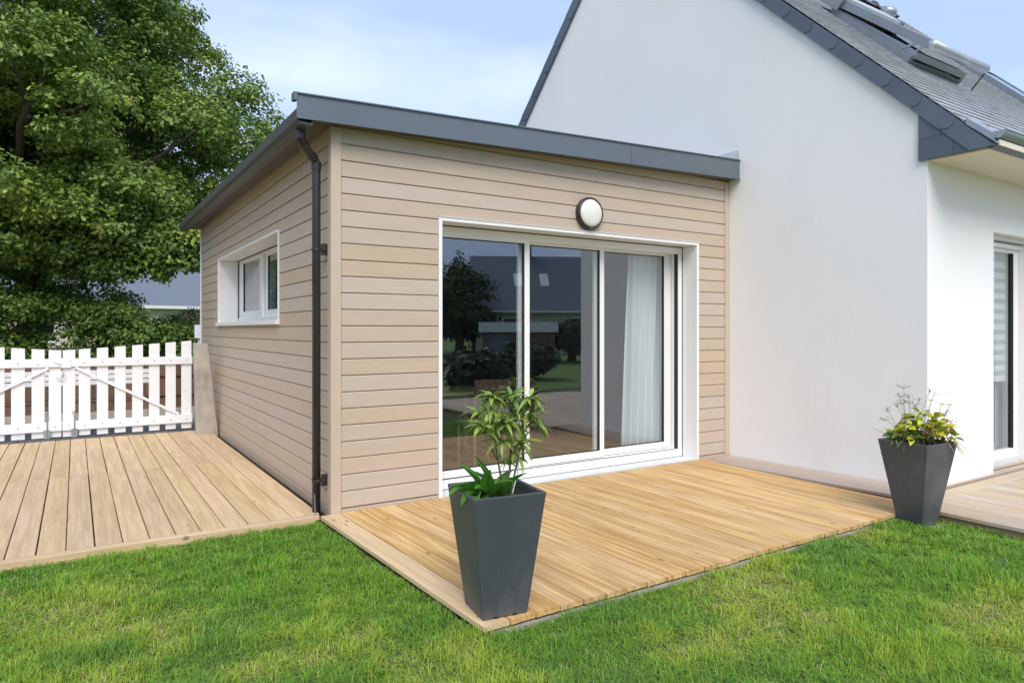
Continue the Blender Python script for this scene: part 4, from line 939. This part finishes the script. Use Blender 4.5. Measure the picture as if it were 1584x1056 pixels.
M['petal'] = mat("yellow_petal", (0.70, 0.55, 0.04), 0.6)
for (a, z) in ((0.075, 0.875), (0.155, 0.845), (0.215, 0.84)):
    tp = off(B, a, -0.05, z); MB().tube([tuple(off(B, a * 0.6, -0.03, 0.62)), tuple(tp)], 0.0016, 5).build("stalk", "stem", DS)
    f_ = MB()
    for q in range(8):
        an = q * math.pi / 4; e = Vector(tp) + Vector((math.cos(an), math.sin(an), 0.25)) * 0.013
        f_.lathe([(0.001, -0.008), (0.005, 0), (0.001, 0.008)], tuple(e), (math.cos(an), math.sin(an), 0.3), 6)
    f_.build("flower", "petal", DS)

# ------------------------------------------------------------------ lawn grass
def lawn():
    N = 760000
    x = rng.uniform(-4.6, 6.0, N); y = rng.uniform(-5.0, 0.02, N)
    cx_, cy_ = -1.649, -5.102
    dep = (x - cx_) * 0.541 + (y - cy_) * 0.841; lat = (x - cx_) * 0.841 - (y - cy_) * 0.541
    keep = (dep > 1.7) & (np.abs(lat) < dep * 0.86 + 0.5)
    keep &= rng.random(N) < np.clip((3.1 / np.maximum(dep, 1.0)) ** 0.9, 0.25, 1)
    honey = (x > -0.108 - 0.030 * y) & (x < 4.08) & (y > -2.340)
    right = (x > 3.875)
    left = (x < -0.11) & (y > -0.028)
    corner = (x < -0.10) & (x > -0.2) & (y > 0.0)
    pot = (x > 3.61) & (x < 3.77) & (y > -2.53) & (y < -2.37)
    keep &= ~(honey | right | left | pot)
    x = x[keep]; y = y[keep]; dep = dep[keep]; n = len(x)
    # slow noise fields for clumps, dry patches, tall tufts
    def fld(s, seed):
        gx = np.arange(-6, 8, 0.04); gy = np.arange(-6, 2, 0.04)
        r = np.random.default_rng(seed); 
        out = np.zeros(n); amp = 1.0; tot = 0
        for o in range(3):
            k = 2 ** o / s; gi = r.random((128, 128)); u = (x + 20) * k; v = (y + 20) * k
            iu = np.floor(u).astype(int); iv = np.floor(v).astype(int); fu = u - iu; fv = v - iv; fu = fu * fu * (3 - 2 * fu); fv = fv * fv * (3 - 2 * fv)
            g_ = lambda a, b: gi[a % 128, b % 128]
            val = (g_(iu, iv) * (1 - fu) + g_(iu + 1, iv) * fu) * (1 - fv) + (g_(iu, iv + 1) * (1 - fu) + g_(iu + 1, iv + 1) * fu) * fv
            out += val * amp; tot += amp; amp *= 0.55
        return out / tot
    tuft = fld(0.22, 1); dry = fld(0.55, 2); hue = fld(0.9, 3); lean = fld(0.16, 4); fine = fld(0.07, 5)
    st_ = lambda v, a=0.30, b=0.70: np.clip((v - a) / (b - a), 0, 1)
    tuft = st_(tuft); fine = st_(fine); dry = st_(dry, 0.25, 0.75); hue = st_(hue, 0.25, 0.75)
    h = (0.022 + 0.032 * tuft ** 1.5 + 0.020 * fine ** 1.5) * rng.uniform(0.55, 1.3, n)
    stray = rng.random(n) < 0.012; h = np.where(stray, h * 1.6, h)
    wd = (0.0021 + 0.0011 * rng.random(n)) * np.clip(dep / 3.2, 0.9, 1.7)
    an = rng.uniform(0, 2 * np.pi, n) * 0.85 + lean * 2 * np.pi * 1.6
    ld = np.stack([np.cos(an), np.sin(an), np.zeros(n)], 1); sd = np.stack([-np.sin(an), np.cos(an), np.zeros(n)], 1)
    tilt = rng.uniform(0.2, 1.7, n) * (0.7 + 0.8 * (1 - tuft))
    base = np.stack([x, y, np.full(n, -0.060)], 1)
    z = np.array([0, 0, 1.0])
    p1 = base + ld * (h * tilt * 0.35)[:, None] + z * (h * 0.55)[:, None]
    p2 = base + ld * (h * tilt * 1.0)[:, None] + z * (h * np.maximum(0.35, 1.0 - 0.30 * tilt))[:, None]
    w = wd[:, None] * sd
    V = np.stack([base - w * 0.5, base + w * 0.5, p1 + w * 0.45, p1 - w * 0.45, p2 + w * 0.05, p2 - w * 0.05], 1).reshape(-1, 3)
    i = (np.arange(n) * 6)[:, None]
    F = np.concatenate([i + np.array([0, 1, 2, 3]), i + np.array([3, 2, 4, 5])], 1).reshape(-1, 4)
    g1 = np.array([0.195, 0.375, 0.028]); g2 = np.array([0.34, 0.46, 0.05]); g3 = np.array([0.135, 0.30, 0.045]); st = np.array([0.52, 0.47, 0.22])
    t = np.clip(0.15 + hue * 0.9 - tuft * 0.25 + rng.normal(0, 0.3, n), 0, 1)[:, None]
    c = g3 * (1 - t) + g1 * t
    t2 = np.clip((fine * 0.3 + dry * 0.9 - 0.62) * 2.2 + rng.normal(0, 0.22, n), 0, 1)[:, None]; c = c * (1 - t2) + g2 * t2
    sm = (rng.random(n) < 0.03 + 0.33 * np.clip((dry - 0.68) * 3.0, 0, 1) * (1 - tuft))[:, None]; c = np.where(sm, st * rng.uniform(0.6, 1.1, (n, 1)), c)
    c = c * rng.uniform(0.72, 1.3, (n, 1)) * np.array([1.15, 1.12, 1.05])
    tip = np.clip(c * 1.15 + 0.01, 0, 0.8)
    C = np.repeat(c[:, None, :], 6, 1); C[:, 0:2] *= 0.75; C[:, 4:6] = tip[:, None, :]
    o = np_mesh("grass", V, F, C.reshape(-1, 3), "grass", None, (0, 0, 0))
    tag(o, "short uneven green lawn grass around the decks", "grass", kind='stuff')
    print("grass blades", n)
lawn()
# coarse darker tufts and low broad-leaved weeds growing in the turf
LV = Leaves(); rw = random.Random(21)
for (x, y, n_, h_, cc) in ((3.05, -3.27, 60, 0.085, (0.07, 0.17, 0.05)), (3.3, -2.95, 34, 0.06, (0.09, 0.22, 0.03)), (-0.62, -0.55, 40, 0.06, (0.08, 0.20, 0.04)), (1.9, -3.1, 36, 0.06, (0.08, 0.19, 0.045)), (-1.5, -1.6, 36, 0.055, (0.09, 0.20, 0.05)), (0.55, -3.2, 34, 0.055, (0.09, 0.2, 0.05)), (-0.35, -1.3, 30, 0.05, (0.09, 0.22, 0.04))):
    for i in range(n_):
        an = rw.uniform(0, 6.28); el = rw.uniform(0.2, 1.2); rr_ = rw.uniform(0, 0.07)
        k = rw.uniform(0.7, 1.3)
        LV.leaf((x + rr_ * math.cos(an), y + rr_ * math.sin(an), -0.058), (math.cos(an) * math.cos(el), math.sin(an) * math.cos(el), math.sin(el)), h_ * rw.uniform(0.9, 1.7), rw.uniform(0.003, 0.006), rw.uniform(0.4, 1.4), np.array(cc) * k, n=4)
for i in range(130):
    x, y = rw.uniform(-3.0, 3.6), rw.uniform(-4.4, -0.15)
    if (x > -0.15 and y > -2.45): continue
    k = rw.randint(4, 7); sz = rw.uniform(0.018, 0.038); ph = rw.uniform(0, 6.28)
    for q in range(k):
        an = ph + q * 6.28 / k; el = rw.uniform(0.15, 0.6)
        LV.leaf((x, y, -0.030), (math.cos(an) * math.cos(el), math.sin(an) * math.cos(el), math.sin(el)), sz, sz * rw.uniform(0.35, 0.7), rw.uniform(0.3, 0.9), np.array((0.10, 0.24, 0.045)) * rw.uniform(0.7, 1.3), shape='broad', n=3)
tag(LV.build("lawn_weeds", "grass"), "coarse grass tufts and low weeds scattered in the lawn", "weeds", kind='stuff')

# ------------------------------------------------------------------ trees and hedge
def tree_leaves(lobes, n_spr, n_leaf, L, base_cols, seed, flat=0.75, spr_r=0.26, inner=0.35, camside=None, yellow=0.12):
    r = np.random.default_rng(seed); lob = np.array(lobes)   # x,y,z,rx,rz
    wgt = lob[:, 3] ** 2; wgt /= wgt.sum(); li = r.choice(len(lob), n_spr, p=wgt)
    d = r.normal(size=(n_spr, 3)); d[:, 2] = np.abs(d[:, 2]) * 0.9 - 0.35 * r.random(n_spr); d /= np.linalg.norm(d, axis=1)[:, None]
    rad = np.where(r.random(n_spr) < inner, r.uniform(0.3, 0.95, n_spr), r.uniform(0.86, 1.10, n_spr))
    S = lob[li, :3] + d * rad[:, None] * np.stack([lob[li, 3], lob[li, 3], lob[li, 4]], 1)
    n = n_spr * n_leaf; si = np.repeat(np.arange(n_spr), n_leaf)
    q = r.normal(size=(n, 3)); q /= np.linalg.norm(q, axis=1)[:, None]; q *= (r.random(n) ** 0.5)[:, None] * spr_r * r.uniform(0.7, 1.25, n_spr)[si][:, None]; q[:, 2] *= 0.7
    P = S[si] + q
    nrm = q / (spr_r) * 0.7 + d[si] * 0.5 + r.normal(size=(n, 3)) * 0.45 + np.array([0, 0, 0.55]); nrm /= np.linalg.norm(nrm, axis=1)[:, None]
    ax_ = q + r.normal(size=(n, 3)) * 0.15 + np.array([0, 0, -0.05]); ax_ -= nrm * (ax_ * nrm).sum(1)[:, None]; ax_ /= np.linalg.norm(ax_, axis=1)[:, None] + 1e-9
    sd = np.cross(nrm, ax_); Ls = L * r.uniform(0.65, 1.2, n)
    prof = [(-0.5, 0.0, 0.0), (-0.12, 0.20, 0.05), (0.28, 0.36, 0.10), (0.5, 0.0, -0.05), (0.28, -0.36, 0.10), (-0.12, -0.20, 0.05)]
    V = np.stack([P + (ax_ * a + sd * b * 0.85 + nrm * c) * Ls[:, None] for a, b, c in prof], 1).reshape(-1, 3)
    i = (np.arange(n) * 6)[:, None]
    F = np.concatenate([i + np.array([0, 1, 2, 3]), i + np.array([0, 3, 4, 5])], 1).reshape(-1, 4)
    bc = np.array(base_cols); t = r.random(n_spr)[si] * 0.75 + r.random(n) * 0.25
    c = bc[0] * (1 - t)[:, None] + bc[1] * t[:, None]
    ysp = (r.random(n_spr) < yellow)[si] & (r.random(n) < 0.7); c = np.where(ysp[:, None], bc[2] * r.uniform(0.7, 1.15, (n, 1)), c)
    c = c * r.uniform(0.7, 1.3, (n, 1)); C = np.repeat(c[:, None, :], 6, 1).reshape(-1, 3)
    return V, F, C, S
def limb(mb, a, b, r0, r1, bend=0.3, n=5, seed=0):
    rr = random.Random(seed); a = Vector(a); b = Vector(b); pts = []; L = (b - a).length
    o = Vector((rr.uniform(-1, 1), rr.uniform(-1, 1), rr.uniform(-0.2, 0.6))) * bend * L * 0.3
    for i in range(n + 1): t = i / n; pts.append(a.lerp(b, t) + o * math.sin(math.pi * t) + Vector((rr.uniform(-1, 1), rr.uniform(-1, 1), rr.uniform(-1, 1))) * 0.03 * L * math.sin(math.pi * t))
    mb.tube(pts, [r0 + (r1 - r0) * i / n for i in range(n + 1)], 8)
# big tree: crown centre and lobes
LOW = [(0.1, 9.9, 2.75, .5, .4), (-0.6, 10.1, 2.6, .5, .4), (-1.3, 10.4, 2.5, .55, .4), (0.45, 9.9, 2.75, .4, .35), (-1.6, 10.6, 2.85, .8, .6), (-0.9, 10.3, 3.05, .75, .55), (-0.25, 10.0, 2.95, .65, .5), (0.35, 9.8, 3.15, .6, .5), (-2.6, 11.0, 2.7, .85, .6), (-3.5, 11.2, 2.7, .8, .6), (-4.6, 11.3, 2.9, .8, .6), (-1.3, 11.0, 3.7, .8, .6), (-0.3, 10.6, 3.8, .7, .6)]
TC = Vector((-2.4, 13.0, 5.6)); rt = random.Random(5); lobes = []
for i in range(900):
    d = Vector((rt.gauss(0, 1), rt.gauss(0, 1), rt.gauss(0, 1))).normalized()
    rz_ = 4.5 if d.z > 0 else 4.1; f = rt.uniform(0.62, 0.98) if i % 3 else rt.uniform(0.2, 0.6)
    p = Vector((d.x * 4.75 * f, d.y * 4.75 * f, d.z * rz_ * f)) + TC
    if d.z > 0.25: p.z -= 0.3 * max(0, (p - TC).dot(Vector((0.84, -0.54, 0)))) * 0.3
    rr_ = rt.uniform(0.55, 1.05)
    if p.z < 1.3 or (p.z < 2.6 and (p - TC).dot(Vector((0.84, -0.54, 0))) > 1.2): continue
    if all((p - Vector(l[:3])).length > 0.62 * (rr_ + l[3]) * 0.72 for l in lobes): lobes.append((p.x, p.y, p.z, rr_, rr_ * 0.75))
    if len(lobes) >= 190: break
lobes += LOW + LOW + LOW
TR = empty("broadleaf_tree", (-2.4, 13.0, -0.05), "large dense broadleaf tree with uneven crown behind the gates and hedge", "tree")
V, F, C, S = tree_leaves(lobes, 10800, 31, 0.106, [(0.105, 0.19, 0.036), (0.25, 0.35, 0.06), (0.38, 0.43, 0.07)], 3, yellow=0.07, spr_r=0.26)
np_mesh("crown", V, F, C, "leaf", TR)
tk = MB(); limb(tk, (-2.4, 13.0, -0.05), (-2.3, 13.0, 3.4), 0.34, 0.24, 0.1, 6, 1); TKo = tk.build("trunk", "bark", TR, smooth=True)
bm_ = MB()
for i, l in enumerate(lobes[:90]):
    s0 = Vector((-2.35, 13.0, rt.uniform(2.2, 5.0))); limb(bm_, s0, l[:3], rt.uniform(0.06, 0.12), 0.02, 0.35, 5, i)
bm_.build("branches", "bark", TR, smooth=True)
# bushes of the hedge under the tree
hed = [(-6.3, 10.4, 1.15, 2.4), (-4.9, 10.5, 1.2, 2.5), (-3.6, 10.5, 1.15, 2.35), (-2.35, 10.6, 1.15, 2.1), (-1.15, 10.5, 1.1, 1.9), (-0.15, 10.7, 1.0, 1.45), (0.9, 11.0, 0.95, 1.2)]
names = ["at the far left under the tree", "left of the tree trunk", "below the darkest part of the tree crown", "behind the meeting point of the gates", "behind the right hand gate", "low beside the gap that shows the far house", "nearest the clad corner"]
for i, (x, y, rr_, h) in enumerate(hed):
    lb = []
    for k in range(20):
        lb.append((x + rt.uniform(-0.6, 0.6), y + rt.uniform(-0.4, 0.4), rt.uniform(0.35, h * 0.88), rt.uniform(0.35, 0.6), rt.uniform(0.3, 0.5)))
    Bs = empty("hedge_bush", (x, y, -0.05), "leafy green hedge bush " + names[i], "bush", "hedge bushes behind the gates")
    V, F, C, S = tree_leaves(lb, 470, 22, 0.082, [(0.075, 0.15, 0.027), (0.19, 0.30, 0.05), (0.28, 0.38, 0.07)], 30 + i, spr_r=0.17)
    np_mesh("foliage", V, F, C, "leaf", Bs)
    sb = MB()
    for k in range(5): limb(sb, (x + rt.uniform(-.1, .1), y, -0.05), lb[k][:3], 0.025, 0.008, 0.3, 4, k)
    sb.build("stems", "bark", Bs)
lb = [(0.55 + rt.uniform(-.45, .45), 12.6 + rt.uniform(-.3, .3), rt.uniform(0.6, 1.75), 0.35, 0.3) for _ in range(12)]
PK = empty("pink_bush", (0.55, 12.6, -0.05), "bush with pinkish flowers in front of the far cream house", "bush")
V, F, C, S = tree_leaves(lb, 260, 18, 0.07, [(0.09, 0.13, 0.04), (0.16, 0.18, 0.06), (0.50, 0.26, 0.20)], 77, spr_r=0.16, yellow=0.45)
np_mesh("foliage", V, F, C, "leaf", PK); limb_ = MB(); limb(limb_, (0.55, 12.6, -0.05), (0.5, 12.6, 1.3), 0.03, 0.01); limb_.build("stems", "bark", PK)

# ------------------------------------------------------------------ far house beyond the tree
def far_house(loc, rz, L, D, eave, ridge, label, windows=2, skylights=0, chimney=None, dormer=False):
    H_ = empty("neighbour_house", loc, label, "building", None, rz)
    def lb_(name, mb, m):
        me = mb.mesh(name, m); o = bpy.data.objects.new(name, me); COL.objects.link(o); o.parent = H_; return o
    lb_("wall", MB().prism([(-D / 2, 0), (D / 2, 0), (D / 2, eave), (0, ridge - 0.15), (-D / 2, eave)], 0, -L / 2, L / 2), "cream")
    o_ = 0.4; sl = (ridge - eave) / (D / 2)
    for sgn in (-1, 1):
        rfm = MB()
        a = [(-L / 2 - o_, sgn * (D / 2 + o_), eave - sl * o_), (L / 2 + o_, sgn * (D / 2 + o_), eave - sl * o_), (L / 2 + o_, 0, ridge), (-L / 2 - o_, 0, ridge)]
        if sgn > 0: a = a[::-1]
        rfm.quadprism(a, 0.14); lb_("roof", rfm, "slate_far")
        lb_("gutter", MB().box(-L / 2 - o_, L / 2 + o_, sgn * (D / 2 + o_) - 0.07, sgn * (D / 2 + o_) + 0.07, eave - sl * o_ - 0.12, eave - sl * o_ + 0.01), "whitesheet")
    for k in range(windows):
        x = -L / 2 + L * (k + 0.5) / windows
        for sgn in (-1, 1):
            w_ = lb_("window", MB().box(x - 0.6, x + 0.6, sgn * D / 2 - 0.03, sgn * D / 2 + 0.03, 0.95, 2.2), "white")
            me = MB().box(x - 0.52, x + 0.52, sgn * D / 2 - 0.04, sgn * D / 2 + 0.04, 1.03, 2.12).mesh("pane", "farglass"); q = bpy.data.objects.new("pane", me); COL.objects.link(q); q.parent = w_
    for sgn in (-1, 1):
        lb_("window", MB().box(sgn * L / 2 - 0.03, sgn * L / 2 + 0.03, -0.6, 0.6, 0.95, 2.2), "farglass")
    for k in range(skylights):
        x = -L / 2 + L * (k + 0.9) / (skylights + 0.8) + (0.5 if k % 2 == 0 else -0.3); y = -D * 0.26; z = eave + sl * (D / 2 + y)
        a = [(x - 0.27, y - 0.5, z - sl * 0.5 + 0.09), (x + 0.27, y - 0.5, z - sl * 0.5 + 0.09), (x + 0.27, y + 0.5, z + sl * 0.5 + 0.09), (x - 0.27, y + 0.5, z + sl * 0.5 + 0.09)]
        lb_("skylight", MB().quadprism(a, 0.1), "whitesheet")
    if chimney is not None: lb_("chimney", MB().box(chimney - 0.45, chimney + 0.45, -0.35, 0.35, ridge - 0.8, ridge + 1.0).box(chimney - 0.12, chimney + 0.12, -0.12, 0.12, ridge + 1.0, ridge + 1.4), "slate_far")
    return H_
far_house((0.9, 31.5, -0.05), R(14), 13, 8, 2.75, 5.6, "low cream house with grey slate roof glimpsed through the tree", 4)
far_house((-15, 36, -0.05), R(8), 12, 8, 3.1, 6.6, "grey slate roofed house behind the left side of the tree", 3)

# ------------------------------------------------------------------ garden side behind the camera (mirrored in the panes)
far_house((25.8, -30.4, -0.05), R(208), 12, 8.5, 2.9, 6.3, "slate roofed house with skylights across the garden, mirrored in the patio door", 3, 4, 2.8)
SHD = empty("garden_shed", (15.2, -20.0, -0.05), "flat white roofed brown garden shed across the lawn, mirrored in the patio door", "shed", None, R(35))
for nm, mb, m in (("wall", MB().box(-1.6, 1.6, -1.1, 1.1, 0, 1.35), "shedwall"), ("roof", MB().box(-1.75, 1.75, -1.3, 1.3, 1.35, 1.78), "whitesheet"), ("door", MB().cbox(-1.3, -0.5, 1.1, 1.14, 0, 1.25), "slate_far")):
    o = bpy.data.objects.new(nm, mb.mesh(nm, m)); COL.objects.link(o); o.parent = SHD
def simple_tree(loc, h, r, seed, label, dark=1.0, conifer=False, group=None):
    T_ = empty("pine_tree" if conifer else "garden_tree", loc, label, "tree", group); rr2 = random.Random(seed); lb = []
    if conifer:
        for k in range(26):
            t = k / 25; z = h * (0.15 + 0.83 * t); rad = r * (1 - t) + 0.12; an = k * 2.4
            lb.append((loc[0] + math.cos(an) * rad * 0.5, loc[1] + math.sin(an) * rad * 0.5, z, rad * 0.62 + 0.1, 0.35))
    else:
        for k in range(26):
            d = Vector((rr2.gauss(0, 1), rr2.gauss(0, 1), rr2.gauss(0, 1))).normalized() * rr2.uniform(0.3, 0.85)
            lb.append((loc[0] + d.x * r, loc[1] + d.y * r, h * 0.60 + d.z * h * 0.38, r * 0.36, r * 0.30))
    V, F, C, S = tree_leaves(lb, 700, 12, 0.24, [(0.030 * dark, 0.060 * dark, 0.014 * dark), (0.075 * dark, 0.12 * dark, 0.025 * dark), (0.12, 0.14, 0.03)], seed, spr_r=0.42, yellow=0.05)
    np_mesh("crown", V, F, C, "leaf", T_)
    m_ = MB(); limb(m_, loc, (loc[0], loc[1], h * 0.7), 0.22, 0.07, 0.08); m_.build("trunk", "bark", T_, smooth=True)
gl_ = "trees across the garden, mirrored in the patio door"
simple_tree((16.5, -31.0, -0.05), 5.5, 3.0, 201, "rounded tree across the garden mirrored at the left of the patio door", 1, False, gl_)
simple_tree((12.8, -27.6, -0.05), 5.2, 3.0, 202, "dark rounded tree across the garden mirrored at the left edge of the patio door", 0.8, False, gl_)
simple_tree((20.0, -34.5, -0.05), 6.6, 1.7, 203, "tall conifer across the garden, mirrored in the first pane of the patio door", 0.7, True, gl_)
simple_tree((21.6, -35.5, -0.05), 6.2, 1.5, 204, "second conifer across the garden, right of the tallest mirrored one", 0.7, True, gl_)
simple_tree((20.0, -31.5, -0.05), 4.4, 2.0, 205, "rounded tree beside the mirrored conifers", 0.9, False, gl_)
simple_tree((15.5, -26.5, -0.05), 3.4, 2.2, 206, "low dark bushy tree in front of the mirrored conifers", 0.7, False, gl_)
simple_tree((8.5, -27.0, -0.05), 5.5, 3.2, 207, "rounded tree at the end of the row across the garden", 0.9, False, gl_)
simple_tree((19.5, -17.0, -0.05), 2.6, 1.9, 208, "low rounded shrub on the lawn across the garden", 0.8, False, gl_)
simple_tree((17.6, -19.2, -0.05), 1.7, 1.1, 212, "small dark shrub at the right of the mirrored shed", 0.7, False, gl_)
simple_tree((6.4, -8.6, -0.05), 0.62, 0.5, 214, "low rounded bush on the lawn, mirrored low in the first pane", 0.7, False, gl_)
simple_tree((9.6, -11.2, -0.05), 0.8, 0.7, 215, "wider low bush on the lawn behind the rounded one, mirrored beside the door post", 0.7, False, gl_)
simple_tree((-14.0, 6.5, -0.05), 7.5, 3.2, 210, "rounded tree left of the driveway, mirrored in the side window", 0.9, False, gl_)
simple_tree((-16.0, 1.0, -0.05), 7.0, 3.2, 211, "rounded tree far left of the lawn, mirrored in the side window", 0.9, False, gl_)
print("objects", len(bpy.data.objects))
